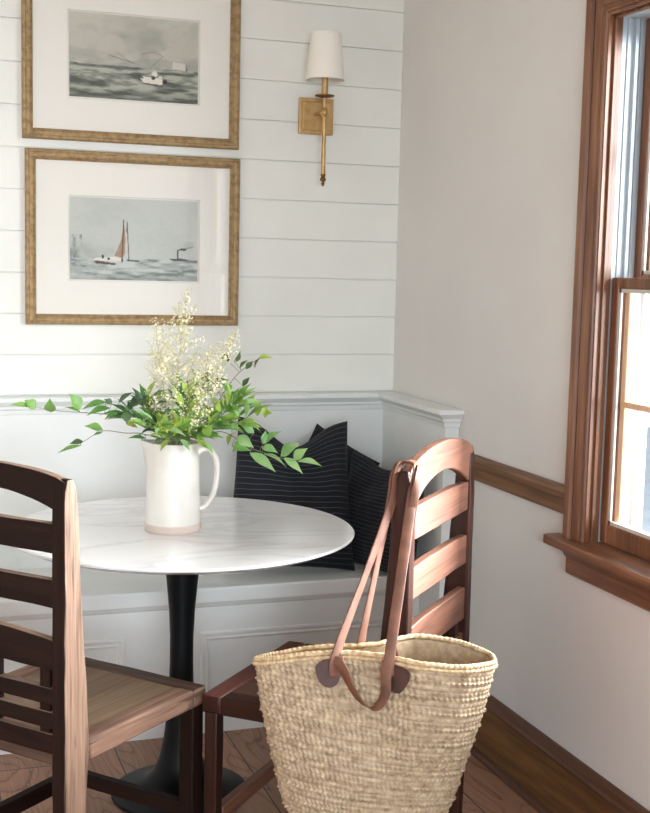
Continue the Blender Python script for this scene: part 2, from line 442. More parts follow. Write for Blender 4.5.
def window(n, y0, y1):
    """double-hung window in the right wall; y0 = far jamb, y1 = near jamb"""
    w = bpy.data.objects.new('window_%d' % n, None); COL.objects.link(w); w['kind'] = 'structure'
    pr = casing_prof(1)
    # mitred casing: left, head, right as one frame-shaped moulding
    bm = nb()
    def loop(o, p):
        return [(-p, y0 + o, ZS), (-p, y0 + o, ZH + o), (-p, y1 - o, ZH + o), (-p, y1 - o, ZS)]
    L = [[bm.verts.new(q) for q in loop(o, p)] for o, p in pr]
    for A, B in zip(L, L[1:] + L[:1]):
        for i in range(3): bm.faces.new((A[i], A[i + 1], B[i + 1], B[i]))
    bm.faces.new([a[0] for a in L]); bm.faces.new([a[3] for a in L][::-1])
    obj('casing', bm, M_pine_z, w)
    # stool with horns and moulded apron
    bm = nb()
    a, b = y0 + .140, y1 - .140
    pts = [(.085, y0), (0, y0), (0, a), (-.052, a), (-.06, a - .008), (-.06, b + .008), (-.052, b), (0, b), (0, y1), (.085, y1)]
    prism(bm, pts, 2, ZS - .027, ZS)
    obj('stool', bm, M_pine_y, w, bevel=.006, segs=3)
    bm = nb()
    ap = [(0, ZS - .027), (-.034, ZS - .027), (-.034, ZS - .034), (-.026, ZS - .046), (-.018, ZS - .056), (-.018, ZS - .096), (-.014, ZS - .102), (0, ZS - .104)]
    prism(bm, ap, 1, b + .066, a - .066)
    obj('apron', bm, M_pine_y, w, bevel=.002)
    # wooden jamb and stop, then vinyl track
    bm = nb()
    for s, yy in ((-1, y0), (1, y1)):
        for x0, x1, d in ((-.003, .034, .003), (.008, .02, .012), (.02, .034, .007)):
            box(bm, x0, x1, min(yy, yy + s * d), max(yy, yy + s * d), ZS, ZH)
    for x0, x1, d in ((-.003, .034, .003), (.008, .02, .012), (.02, .034, .007)):
        box(bm, x0, x1, y1, y0, ZH - d, ZH)
    obj('inner_stop', bm, M_pine_z, w, bevel=.002)
    bm = nb()
    for s, yy in ((-1, y0), (1, y1)):
        for x0, x1, d in ((.034, .17, .003), (.07, .08, .014), (.05, .058, .007), (.088, .096, .008), (.138, .145, .013), (.145, .17, .01)):
            box(bm, x0, x1, min(yy, yy + s * d), max(yy, yy + s * d), ZS, ZH)
    box(bm, .034, .17, y1, y0, ZH - .008, ZH)
    obj('jamb_liner', bm, M_vinyl, w, bevel=.001)
    bm = bx(.0, .17, y1, y0, ZS - .02, ZS + .002)
    obj('sill', bm, M_pine_y, w)
    def sash(nm, x0, x1, z0, z1, bot, top, g):
        s = nb(); st = .033; yo, yi = y0 - .008, y1 + .008
        box(s, x0, x1, yo - st, yo, z0, z1); box(s, x0, x1, yi, yi + st, z0, z1)
        box(s, x0, x1, yi + st, yo - st, z0, z0 + bot); box(s, x0, x1, yi + st, yo - st, z1 - top, z1)
        so = obj(nm, s, M_pine_z, w, bevel=.004)
        xm = (x0 + x1) / 2
        f = nb(); t = .010                       # pale glazing bead round the pane
        A, B, C_, D = yi + st, yo - st, z0 + bot, z1 - top
        box(f, x0 + .004, x0 + .01, B - t, B, C_, D); box(f, x0 + .004, x0 + .01, A, A + t, C_, D)
        box(f, x0 + .004, x0 + .01, A, B, C_, C_ + t); box(f, x0 + .004, x0 + .01, A, B, D - t, D)
        obj('glazing_bead', f, M_lead, so)
        obj('pane', bx(xm - .002, xm + .002, A, B, C_, D), M_glass, so)
        k = nb(); gx0, gx1 = xm + .006, xm + .016
        zm, ym = (C_ + D) / 2 + .01, (A + B) / 2
        box(k, gx0, gx1, B - .024, B - .001, C_, D); box(k, gx0, gx1, A + .001, A + .024, C_, D)
        box(k, gx0, gx1, A + .024, B - .024, zm - .009, zm + .009); box(k, gx0, gx1, ym - .009, ym + .009, C_, D)
        obj('grille', k, M_muntin, so, bevel=.003)
        return so, x0
    zm = 1.545
    so, x0 = sash('upper_sash', .102, .136, zm - .012, ZH - .008, .035, .045, 0)
    so, x0 = sash('lower_sash', .036, .068, ZS + .004, zm + .013, .055, .030, 0)
    # lift rail and lock
    obj('sash_lift', bx(x0 - .012, x0, (y0 + y1) / 2 - .05, (y0 + y1) / 2 + .05, ZS + .025, ZS + .033), M_pine_y, so, bevel=.002)
    l = lathe(nb(), [(0, 0), (.02, 0), (.02, .006), (.012, .012), (0, .013)], 16, ((x0 + .016), (y0 + y1) / 2))
    for v in l.verts: v.co.z += zm + .013
    obj('sash_lock', l, M_brassd, so, smooth=True)
    return w
window(1, *WY[0]); window(2, *WY[1])

# unseen window behind the viewer, added for fill light: plain frame and pane
w = bpy.data.objects.new('window_3', None); COL.objects.link(w); w['kind'] = 'structure'
bm = nb()
for a, b in ((FW[0], FW[0] + .06), (FW[1] - .06, FW[1]), (-2.23, -2.17)): box(bm, a, b, YF - .1, YF - .04, FW[2], FW[3])
box(bm, FW[0], FW[1], YF - .1, YF - .04, FW[2], FW[2] + .06); box(bm, FW[0], FW[1], YF - .1, YF - .04, FW[3] - .06, FW[3])
obj('frame', bm, M_trim, w)
obj('pane', bx(FW[0], FW[1], YF - .072, YF - .068, FW[2], FW[3]), M_glass, w)

# ------------------------------------------------------------------ outdoors
M_lawn = mat('pale_paving', (138, 144, 148), 0.95, noise=((120, 127, 132), (4, 4, 4), 4, .3, .7))
struct('ground', bx(-9, 14, -14, 10, -.62, -.5), M_lawn)
# ------------------------------------------------------------------ built-in bench
BF = -0.431            # front face
bench = thing('built_in_bench', 'white painted built-in corner bench with panelled front and capped back', 'bench', (0, 0, 0))
BX0 = -3.2
SZ0, SZ1 = .454, .507
obj('seat', bx(BX0, -.055, -.456, -.045, SZ0, SZ1), M_trim, bench, bevel=.006, segs=3)
obj('front_panel', bx(BX0, -.055, BF, BF + .02, 0, SZ0), M_trim, bench)
obj('seat_apron', prism(nb(), [(BF, .435), (BF - .008, .442), (BF - .014, SZ0), (BF, SZ0)], 0, BX0, -.055), M_trim, bench)
def panel_mould(x0, x1, z0, z1):
    bm = nb()
    pr = [(0, 0), (0, .006), (.004, .009), (.010, .009), (.014, .005), (.018, .005), (.023, .008), (.028, .006), (.031, .002), (.031, 0)]
    L = []
    for o, p in pr:
        L.append([bm.verts.new(q) for q in ((x0 + o, BF - p, z0 + o), (x1 - o, BF - p, z0 + o), (x1 - o, BF - p, z1 - o), (x0 + o, BF - p, z1 - o))])
    for A, B in zip(L, L[1:]):
        for i in range(4): bm.faces.new((A[i], A[(i + 1) % 4], B[(i + 1) % 4], B[i]))
    obj('panel_moulding', bm, M_trim, bench)
panel_mould(-.845, -.13, .085, .352); panel_mould(-1.82, -1.098, .085, .352); panel_mould(-2.8, -2.07, .085, .352)
# back: panel along the shiplap and along the right wall, with moulded cap
LZ = 1.105
obj('backrest_panel', bx(BX0, -.05, -.045, -.001, 0, LZ - .03), M_trim, bench)
obj('end_panel', bx(-.055, -.001, -.598, -.001, 0, LZ - .03), M_trim, bench, bevel=.003)
def cap_prof():   # (distance out from wall face of panel, z)
    return [(0, LZ - .062), (.004, LZ - .06), (.006, LZ - .046), (.012, LZ - .04), (.013, LZ - .032), (.022, LZ - .024), (.03, LZ - .016), (.034, LZ - .014), (.034, LZ - .003), (.031, LZ)]
bm = nb(); pr = cap_prof(); rings = []
for o, z in pr:
    d1 = .045 + o; d2 = .055 + o
    rings.append([bm.verts.new(q) for q in ((BX0, -d1, z), (-d2, -d1, z), (-d2, -.598 - o, z), (-.001, -.598 - o, z))])
for A, B in zip(rings, rings[1:]):
    for i in range(3): bm.faces.new((A[i], A[i + 1], B[i + 1], B[i]))
T = rings[-1]; b0 = bm.verts.new((BX0, -.001, LZ)); b1 = bm.verts.new((-.001, -.001, LZ))
bm.faces.new((T[0], T[1], b1, b0)); bm.faces.new((T[1], T[2], T[3], b1))
obj('cap_ledge', bm, M_trim, bench)

# ------------------------------------------------------------------ framed prints
def fbm(X, Y, seed, oct_=4):
    rng = np.random.default_rng(seed); out = np.zeros_like(X); a = 1.0; tot = 0
    for k in range(oct_):
        n = 64; g = rng.random((n, n)); f = 2 ** k
        x = (X * f) % n; y = (Y * f) % n
        xi = np.floor(x).astype(int); yi = np.floor(y).astype(int); u = x - xi; v = y - yi
        u = u * u * (3 - 2 * u); v = v * v * (3 - 2 * v)
        g00 = g[yi % n, xi % n]; g10 = g[yi % n, (xi + 1) % n]; g01 = g[(yi + 1) % n, xi % n]; g11 = g[(yi + 1) % n, (xi + 1) % n]
        out += a * (g00 * (1 - u) * (1 - v) + g10 * u * (1 - v) + g01 * (1 - u) * v + g11 * u * v); tot += a; a *= .5
    return out / tot

def paint(kind, nx, ny):
    U, V = np.meshgrid(np.linspace(0, 1, nx), np.linspace(0, 1, ny))     # V up
    asp = 1.55; X = U * asp
    C = np.zeros((ny, nx, 3))
    def mix(mask, col):
        nonlocal C
        m = np.clip(mask, 0, 1)[..., None]; C = C * (1 - m) + np.array(col, float) * m
    def poly(pts):
        ins = np.zeros(U.shape, bool); j = len(pts) - 1
        for i in range(len(pts)):
            xi, yi = pts[i]; xj, yj = pts[j]
            c = ((yi > V) != (yj > V)) & (U < (xj - xi) * (V - yi) / (yj - yi + 1e-12) + xi)
            ins ^= c; j = i
        return ins.astype(float)
    def line(a, b, w):
        ax, ay = a[0] * asp, a[1]; bx_, by = b[0] * asp, b[1]
        t = np.clip(((X - ax) * (bx_ - ax) + (V - ay) * (by - ay)) / ((bx_ - ax) ** 2 + (by - ay) ** 2), 0, 1)
        d = np.hypot(X - ax - t * (bx_ - ax), V - ay - t * (by - ay)); return np.clip(1.5 - d / w, 0, 1)
    def blob(c, rx, ry): return np.clip(1.6 * (1 - ((U - c[0]) / rx) ** 2 - ((V - c[1]) / ry) ** 2), 0, 1)
    if kind == 1:
        cl = fbm(X * 4, V * 6, 3); cl2 = fbm(X * 9, V * 9, 4)
        C[:] = (190, 190, 178); mix(np.clip((cl - .42) * 3, 0, 1) * .55, (138, 141, 131)); mix(np.clip((V - .75) * 4, 0, 1) * .5, (206, 205, 192))
        hill = np.exp(-((U - .72) / .3) ** 2) * .12 + .40 + (cl2 - .5) * .05
        mix((V < hill) * .45, (150, 152, 142))
        mix(line((.3, .52), (.5, .44), .006) * .5 + line((.36, .56), (.46, .46), .004) * .5, (92, 94, 88))
        mix(line((.55, .56), (.66, .6), .004) * .5 + line((.66, .6), (.72, .55), .004) * .5 + line((.72, .55), (.64, .43), .004) * .4, (96, 96, 90))
        sea = (V < .40 + (fbm(X * 8, V * 0 + 3, 9) - .5) * .02).astype(float)
        mix(sea, (124, 130, 120))
        wv = fbm(X * 5 + V * 3, V * 26, 11, 4)
        mix(sea * np.clip((wv - .5) * 6, 0, 1), (176, 180, 168)); mix(sea * np.clip((.46 - wv) * 7, 0, 1), (72, 82, 76))
        mix(sea * np.clip((.14 - V) * 6, 0, 1) * .5, (72, 82, 74))
        mix(poly([(.79, .41), (.9, .4), (.895, .48), (.8, .5)]), (206, 205, 194)); mix(poly([(.9, .39), (.915, .39), (.91, .48)]), (110, 110, 104))
        mix(poly([(.53, .30), (.57, .22), (.71, .205), (.735, .26), (.68, .285)]), (226, 224, 212))
        mix(blob((.735, .245), .022, .032), (34, 38, 36)); mix(line((.53, .30), (.56, .28), .01), (50, 52, 50))
        mix(blob((.655, .33), .028, .045), (226, 224, 214)); mix(blob((.645, .285), .018, .028), (52, 54, 52)); mix(blob((.70, .29), .02, .03), (214, 212, 202))
        mix(line((.57, .21), (.72, .19), .008) * .7, (60, 68, 64))
    else:
        cl = fbm(X * 3, V * 4, 21)
        C[:] = (196, 202, 196); mix(np.clip((cl - .45) * 3, 0, 1) * .4, (180, 188, 182))
        mist = np.exp(-((V - .3) / .14) ** 2) * np.clip(.45 - U, 0, 1) * 2 * fbm(X * 14, V * 14, 5)
        mix(mist, (128, 132, 130))
        mix(np.clip(fbm(X * 20, V * 9, 8) - .5, 0, 1) * 4 * (U < .09) * (V > .2) * (V < .55), (120, 126, 122))
        sea = (V < .265).astype(float); mix(sea, (166, 174, 170))
        wv = fbm(X * 6 + V * 4, V * 24, 13, 4)
        mix(sea * np.clip((wv - .5) * 6, 0, 1), (196, 203, 198)); mix(sea * np.clip((.43 - wv) * 8, 0, 1) * .7, (104, 114, 112))
        mix(sea * np.clip((.09 - V) * 10, 0, 1) * .4, (110, 120, 116))
        mix(poly([(.34, .30), (.37, .36), (.39, .46), (.402, .6), (.408, .74), (.42, .62), (.425, .5), (.42, .33), (.40, .27)]), (166, 138, 112))
        mix(line((.41, .74), (.40, .27), .006), (86, 60, 46)); mix(line((.345, .30), (.40, .5), .005) * .6, (120, 84, 60))
        mix(poly([(.428, .27), (.432, .5), (.436, .70), (.442, .6), (.448, .3)]) * .6, (212, 212, 206)); mix(line((.437, .72), (.452, .25), .005), (64, 64, 62)); mix(blob((.437, .62), .006, .05), (70, 66, 62))
        mix(poly([(.17, .24), (.22, .235), (.40, .23), (.42, .27), (.33, .285), (.2, .27)]), (222, 220, 212))
        mix(poly([(.18, .235), (.2, .2), (.34, .185), (.36, .205), (.24, .225)]), (92, 72, 66)); mix(line((.44, .245), (.53, .24), .008), (66, 70, 70))
        mix(blob((.25, .285), .01, .03), (44, 44, 44)); mix(blob((.295, .26), .012, .018), (56, 50, 48)); mix(blob((.4, .25), .008, .04), (70, 52, 44))
        mix(poly([(.77, .275), (.80, .255), (.90, .25), (.93, .27), (.86, .285)]), (78, 86, 84)); mix(line((.84, .28), (.838, .37), .008), (44, 46, 46))
        mix(line((.838, .38), (.87, .405), .007) + line((.87, .40), (.96, .43), .005) * .5 + blob((.885, .395), .03, .016), (66, 70, 70)); mix(blob((.93, .45), .05, .06) * .25, (140, 146, 142))
    C += (fbm(X * 60, V * 60, 31, 2)[..., None] - .5) * 10
    c = np.clip(C, 0, 255) / 255
    return np.where(c <= .04045, c / 12.92, ((c + .055) / 1.055) ** 2.4)

def picture(name, kind, x0, x1, z0, z1, rect, label):
    """frame outer x0..x1 z0..z1, rect = print (x0,x1,z0,z1)"""
    t = thing(name, label, 'picture', ((x0 + x1) / 2, 0, (z0 + z1) / 2), group=None)
    hx, hz = (x1 - x0) / 2, (z1 - z0) / 2
    pr = [(0, .002), (0, .018), (.004, .024), (.01, .026), (.014, .022), (.02, .021), (.025, .023), (.029, .02), (.033, .014), (.036, .013), (.036, .002)]
    bm = nb(); L = []
    for o, p in pr:
        L.append([bm.verts.new(q) for q in ((-hx + o, -p, -hz + o), (hx - o, -p, -hz + o), (hx - o, -p, hz - o), (-hx + o, -p, hz - o))])
    for A, B in zip(L, L[1:] + L[:1]):
        for i in range(4): bm.faces.new((A[i], A[(i + 1) % 4], B[(i + 1) % 4], B[i]))
    fr = obj('frame', bm, M_gold, t)
    # beaded inner ornament as one moulding
    bm = nb(); w, h = hx - .0305, hz - .0305
    def bead(x, z): bmesh.ops.create_icosphere(bm, subdivisions=1, radius=.0034, matrix=Matrix.Translation((x, -.0195, z)))
    for i in range(96):
        x = -w + 2 * w * i / 95; bead(x, -h); bead(x, h)
    for i in range(1, 75):
        z = -h + 2 * h * i / 75; bead(-w, z); bead(w, z)
    obj('beading', bm, M_gold, fr, smooth=True)
    cx, cz = (x0 + x1) / 2, (z0 + z1) / 2
    a, b, c, d = rect[0] - cx, rect[1] - cx, rect[2] - cz, rect[3] - cz
    # mat: bevelled window
    bm = nb(); L = []
    for (q, y) in (((-hx + .03, hx - .03, -hz + .03, hz - .03), -.0085), ((a - .006, b + .006, c - .006, d + .006), -.0085), ((a - .0045, b + .0045, c - .0045, d + .0045), -.0065), ((a - .0045, b + .0045, c - .0045, d + .0045), -.004)):
        L.append([bm.verts.new(p) for p in ((q[0], y, q[2]), (q[1], y, q[2]), (q[1], y, q[3]), (q[0], y, q[3]))])
    for A, B in zip(L, L[1:]):
        for i in range(4): bm.faces.new((A[i], A[(i + 1) % 4], B[(i + 1) % 4], B[i]))
    back = [bm.verts.new((v.co.x, -.003, v.co.z)) for v in L[0]]
    bm.faces.new(back)
    for i in range(4): bm.faces.new((L[0][i], L[0][(i + 1) % 4], back[(i + 1) % 4], back[i]))
    obj('mat_board', bm, M_mat, t)
    nx, ny = 230, 150
    col = paint(kind, nx, ny)
    gx, gz = np.meshgrid(np.linspace(a, b, nx), np.linspace(c, d, ny))
    V = np.stack([gx.ravel(), np.full(gx.size, -.0058), gz.ravel()], 1)
    idx = np.arange(nx * ny).reshape(ny, nx)
    F = np.stack([idx[:-1, :-1].ravel(), idx[:-1, 1:].ravel(), idx[1:, 1:].ravel(), idx[1:, :-1].ravel()], 1)
    me = bpy.data.meshes.new('print'); me.from_pydata(V.tolist(), [], F.tolist())
    at_ = me.color_attributes.new('ink', 'FLOAT_COLOR', 'POINT')
    at_.data.foreach_set('color', np.concatenate([col.reshape(-1, 3), np.ones((nx * ny, 1))], 1).ravel().astype(np.float32))
    link('print', me, M_print, t)
    obj('glass', bx(-hx + .032, hx - .032, -.0125, -.0115, -hz + .032, hz - .032), M_glass, t)
    return t
picture('framed_print', 1, -1.378, -.626, 1.978, 2.562, (-1.22, -.775, 2.127, 2.408), 'upper gilt framed print of a white rowing boat on grey waves')
picture('framed_print', 2, -1.369, -.620, 1.352, 1.946, (-1.218, -.769, 1.508, 1.79), 'lower gilt framed print of a brown sailed boat and small steamer')

# ------------------------------------------------------------------ wall sconce
sc = thing('wall_sconce', 'brass wall sconce with white tapered shade on shiplap', 'wall lamp', (-.336, -.1, 0))
bm = bx(-.066, .064, .082, .1, 2.048, 2.177)
obj('backplate', bm, M_brass, sc, bevel=.003)
bm = nb(); 
obj('plate_rim', bx(-.053, .051, .077, .083, 2.061, 2.164), M_brass, sc, bevel=.004)
bm = tube(nb(), [(-.01, .08, 2.118), (-.004, .03, 2.118), (0, 0, 2.118)], .0055, 12)
lathe(bm, [(0, 2.1), (.009, 2.102), (.0145, 2.112), (.0145, 2.122), (.009, 2.132), (0, 2.134)], 16)
obj('arm', bm, M_brass, sc, smooth=True)
bm = lathe(nb(), [(0, 1.9), (.0078, 1.9), (.0068, 2.17), (0, 2.17)], 20)
obj('rod', bm, M_brass, sc, auto=True)
bm = lathe(nb(), [(0, 1.857), (.003, 1.858), (.006, 1.868), (.004, 1.874), (.0105, 1.878), (.0105, 1.884), (.007, 1.89), (.0095, 1.9), (0, 1.9)], 20)
obj('finial', bm, M_brassd, sc, auto=True)
bm = lathe(nb(), [(0, 2.166), (.012, 2.168), (.034, 2.173), (.035, 2.177), (.012, 2.18), (0, 2.178)], 28)
obj('drip_dish', bm, M_brassd, sc, auto=True)
bm = lathe(nb(), [(0, 2.176), (.0115, 2.176), (.0115, 2.262), (0, 2.262)], 20)
obj('candle_sleeve', bm, M_brass, sc, auto=True)
bm = lathe(nb(), [(.0685, 2.229), (.069, 2.232), (.0535, 2.389), (.0525, 2.391), (.0515, 2.389), (.067, 2.231), (.0685, 2.229)], 48)
bmesh.ops.remove_doubles(bm, verts=bm.verts, dist=1e-5)
obj('lamp_shade', bm, M_shade, sc, auto=True)
bm = lathe(nb(), [(0, 2.262), (.01, 2.264), (.012, 2.285), (.018, 2.305), (.014, 2.325), (.005, 2.345), (0, 2.35)], 16)
obj('bulb', bm, mat('frosted_bulb', (235, 232, 225), .4), sc, smooth=True)
bm = nb()
for k in range(3):
    a = 2 * PI * k / 3 + .4; tube(bm, [(0, 0, 2.352), (.054 * math.cos(a), .054 * math.sin(a), 2.385)], .0012, 6)
obj('shade_carrier', bm, M_brassd, sc)

# ------------------------------------------------------------------ pillows
def pillow_mesh(w, h, t, chop=0.0, seed=0, ears=.05, taper=0.0, n=56):
    V = []; UV = []; F = []
    for side in (1, -1):
        for j in range(n + 1):
            for i in range(n + 1):
                u = -1 + 2 * i / n; v = -1 + 2 * j / n
                ex = (1 - abs(u) ** 2.6); ey = (1 - abs(v) ** 2.6)
                x_t = 1 - taper * (v + 1) / 2
                d = max(0, ex) ** .55 * max(0, ey) ** .55
                x = x_t * u * w / 2 * (1 - ears * (1 - v * v) * abs(u) ** 2); z = v * h / 2 * (1 - ears * (1 - u * u) * abs(v) ** 2)
                y = side * t / 2 * d
                top = max(0, (v + .1) / 1.1) ** 1.6
                z -= chop * top * math.exp(-(u / .52) ** 2)
                y *= 1 - .35 * top * math.exp(-(u / .4) ** 2) * (chop > 0)
                nn = mnoise.noise(Vector((u * 2.2 + seed, v * 2.2, side * 2))) * .016 * d + mnoise.noise(Vector((u * 5 + seed, v * 5, 7))) * .006 * d
                V.append((x, y + nn * side, z + nn * .3)); UV.append(((u + 1) / 2, (v + 1) / 2))
    N = (n + 1) ** 2
    for s in (0, 1):
        for j in range(n):
            for i in range(n):
                a = s * N + j * (n + 1) + i; q = (a, a + 1, a + n + 2, a + n + 1)
                F.append(q if s else q[::-1])
    me = bpy.data.meshes.new('pillow'); me.from_pydata(V, [], F)
    uv = me.uv_layers.new(name='UVMap')
    for l in me.loops: uv.data[l.index].uv = UV[l.vertex_index]
    bm = bmesh.new(); bm.from_mesh(me); bmesh.ops.remove_doubles(bm, verts=bm.verts, dist=1e-4); bm.to_mesh(me); bm.free()
    for p in me.polygons: p.use_smooth = True
    return me
def pillow(label, w, h, t, loc, rx, ry, rz, chop, seed, taper=0.0):
    o = link('throw_pillow', pillow_mesh(w, h, t, chop, seed, taper=taper), M_stripe)
    o.rotation_mode = 'XYZ'; o.rotation_euler = (rx, ry, rz); o.location = loc
    return tag(o, label, 'pillow', 'dark striped pillows on the bench')
pillow('large navy pinstriped pillow at the front with a dented top edge', .475, .53, .16, (-.493, -.300, .782), -.2, .06, -.04, .09, 1, .16)
pillow('dark pillow tilted behind the large pinstriped one, showing one raised corner', .30, .30, .07, (-.287, -.106, .795), -.06, .55, .02, .0, 5)
pillow('dark pillow leaning in the corner behind the slatted chair', .40, .40, .13, (-.186, -.375, .708), -.13, .0, -1.25, .03, 9)

# ------------------------------------------------------------------ table
TX, TY, TZ, TR = -1.006, -.865, .805, .5005
tb = thing('pedestal_table', 'round white marble table on a black tulip pedestal', 'table', (TX, TY, 0))
bm = lathe(nb(), [(0, TZ), (TR - .004, TZ), (TR, TZ - .003), (TR - .001, TZ - .007), (TR - .03, TZ - .02), (TR - .05, TZ - .022), (0, TZ - .022)], 128)
obj('tabletop', bm, M_marble, tb, auto=True)
prof = [(0, .012), (.2, .0), (.204, .004), (.2, .012), (.17, .02), (.13, .032), (.1, .048), (.078, .075), (.062, .115), (.051, .17), (.043, .24), (.037, .32), (.0345, .40), (.0345, .48), (.038, .56), (.046, .65), (.056, .73), (.066, .772), (.075, .783), (0, .783)]
bm = lathe(nb(), [(0, 0)] + prof[1:], 64)
obj('pedestal', bm, M_black, tb, auto=True)

# ------------------------------------------------------------------ pitcher
pc = at(171, 530.5, TX + .02, TY + .3)
d_ = (AF + AR * ((169.5 - 325) / FPX) - AU * ((535 - 406.5) / FPX)); k_ = (TZ + .0 - CZ) / d_.z
pb_ = Vector((CX, CY, CZ)) + d_ * k_
PRX, PRY = pb_.x + .331 * .072, pb_.y + .944 * .072
pit = thing('ceramic_pitcher', 'white glazed stoneware pitcher on the marble table holding stems', 'pitcher', (PRX, PRY, TZ), 0)
ph = .256
r0, r1 = .0795, .0725
prof = [(0, 0), (r0 - .006, 0), (r0, .006), (r0 + .001, .022), (r0 - .0005, .06), (r0 - .002, .12), (r0 - .004, .18), (r1 + .0005, .24), (r1 + .001, ph), (r1 - .003, ph + .001), (r1 - .005, .24), (r0 - .010, .18), (r0 - .008, .06), (r0 - .01, .02), (0, .014)]
bm = lathe(nb(), prof, 64)
R_img = Vector((.944, -.331, 0)); away = Vector((.331, .944, 0))
sd = -(R_img * .93 - away * .37).normalized(); sd = Vector((-.98, .2, 0)).normalized()
for v in bm.verts:                      # pulled spout
    r = math.hypot(v.co.x, v.co.y)
    if r > .03 and v.co.z > .165:
        c = (v.co.x * sd.x + v.co.y * sd.y) / r
        if c > .75:
            k = ((v.co.z - .165) / (ph - .165)) ** 1.5 * ((c - .75) / .25) ** 1.6
            v.co += sd * .022 * k; v.co.z += .006 * k
body = obj('body', bm, M_cer, pit, auto=True)
bm = lathe(nb(), [(r0 - .004, -.0002), (r0 + .0004, .004), (r0 + .0018, .007), (r0 + .0022, .0225), (r0 + .0008, .0245), (r0 - .004, .0245)], 64)
obj('foot_band', bm, M_clay, pit, auto=True)
hd = -sd
hp = [hd * .066 + Vector((0, 0, .222)), hd * .082 + Vector((0, 0, .236)), hd * .106 + Vector((0, 0, .233)), hd * .124 + Vector((0, 0, .204)), hd * .126 + Vector((0, 0, .16)), hd * .117 + Vector((0, 0, .112)), hd * .1 + Vector((0, 0, .078)), hd * .083 + Vector((0, 0, .064)), hd * .072 + Vector((0, 0, .062))]
pts = catmull(hp, 6)
bm = tube(nb(), pts, [.0085 + .0015 * math.cos(i / len(pts) * PI) for i in range(len(pts))], 14)
side = Vector((-hd.y, hd.x, 0))
for v in bm.verts: v.co += side * (v.co.dot(side)) * .35
obj('handle', bm, M_cer, pit, smooth=True)

# ------------------------------------------------------------------ branches in the pitcher
PZ = TZ + ph
mouth = Vector((PRX, PRY, PZ))
def P3(px, py, off=0.0): return at(px, py, PRX, PRY, off)

def leaf(bm, base, tip, width, droop=0.0, face=None, mi=0):
    """lance-shaped blade folded along its midrib"""
    base = Vector(base); tip = Vector(tip); L = (tip - base).length; t = (tip - base).normalized()
    toc = (Vector((CX, CY, CZ)) - base).normalized()
    f = face if face is not None else (toc * .6 + Vector((random.uniform(-.5, .5), random.uniform(-.3, .3), random.uniform(.2, .9))))
    n = (f - t * f.dot(t)).normalized(); s = t.cross(n)
    rows = []
    W = [0.12, .62, .95, 1.0, .82, .5, .22, 0.0]
    for i, w in enumerate(W):
        a = i / (len(W) - 1)
        c = base + t * (L * a) + n * (math.sin(a * PI) * .07 * L) - Vector((0, 0, droop * L * a * a))
        h = w * width / 2
        if w == 0: rows.append([bm.verts.new(c)])
        else: rows.append([bm.verts.new(c - s * h + n * h * .35), bm.verts.new(c), bm.verts.new(c + s * h + n * h * .35)])
    for A, B in zip(rows, rows[1:]):
        if len(B) == 1: fs = [bm.faces.new((A[0], A[1], B[0])), bm.faces.new((A[1], A[2], B[0]))]
        else: fs = [bm.faces.new((A[0], A[1], B[1], B[0])), bm.faces.new((A[1], A[2], B[2], B[1]))]
        for q in fs: q.material_index = mi; q.smooth = True

LM = [M_leaf, M_leafp, M_leafy, M_leafd]
PXM = 1 / 330.0           # rough metres per pixel at the pitcher
def leafy(label, spine, leaves, r=.0018, auto_n=0, mats=(0,), ll=.05):
    """spine: list of (px, py, off); leaves: list of (bx,by,tx,ty,width_px,mat,off)"""
    path = [mouth + Vector((spine[0][0], spine[0][1], -.12)), mouth + Vector((spine[0][0] * .6, spine[0][1] * .6, -.005))]
    path += [P3(*q) for q in spine[1:]]
    cp = catmull(path, 8); n = len(cp)
    t = thing('leafy_branch', label, 'branch', tuple(mouth), group='green leafy branches in the pitcher')
    inv = mouth.copy()
    st = tube(nb(), [p - inv for p in cp], [r * (1 - .65 * i / n) for i in range(n)], 6)
    lf = nb()
    for (a, b, c, d, w, mi, off) in leaves:
        B = P3(a, b, off); T_ = P3(c, d, off + random.uniform(-.02, .02))
        leaf(lf, B - inv, T_ - inv, w * 1.2 * PXM, 0, None, mi)
        # petiole back to the nearest bit of stem above the rim
        q = min(cp[8:], key=lambda p: (p - B).length)
        if .002 < (q - B).length < .12: tube(st, [q - inv, (q + B) / 2 - inv + Vector((0, 0, .002)), B - inv], .0007, 5)
    for k in range(auto_n):
        i = random.randint(int(n * .30), n - 1); p = cp[i]
        az = random.uniform(0, 2 * PI); el = random.uniform(-.35, .8)
        dv = Vector((math.cos(az) * math.cos(el), math.sin(az) * math.cos(el), math.sin(el)))
        dv = (dv + (cp[min(i + 1, n - 1)] - cp[i - 1]).normalized() * .7).normalized()
        L = ll * random.uniform(.6, 1.2); pet = p + dv * L * .25
        tube(st, [p - inv, pet - inv], .0007, 5)
        leaf(lf, pet - inv, pet + dv * L - inv, L * random.uniform(.2, .28), random.uniform(0, .25), None, random.choice(mats))
    obj('stem', st, M_stem, t, smooth=True)
    obj('leaves', lf, LM, t)
    return t

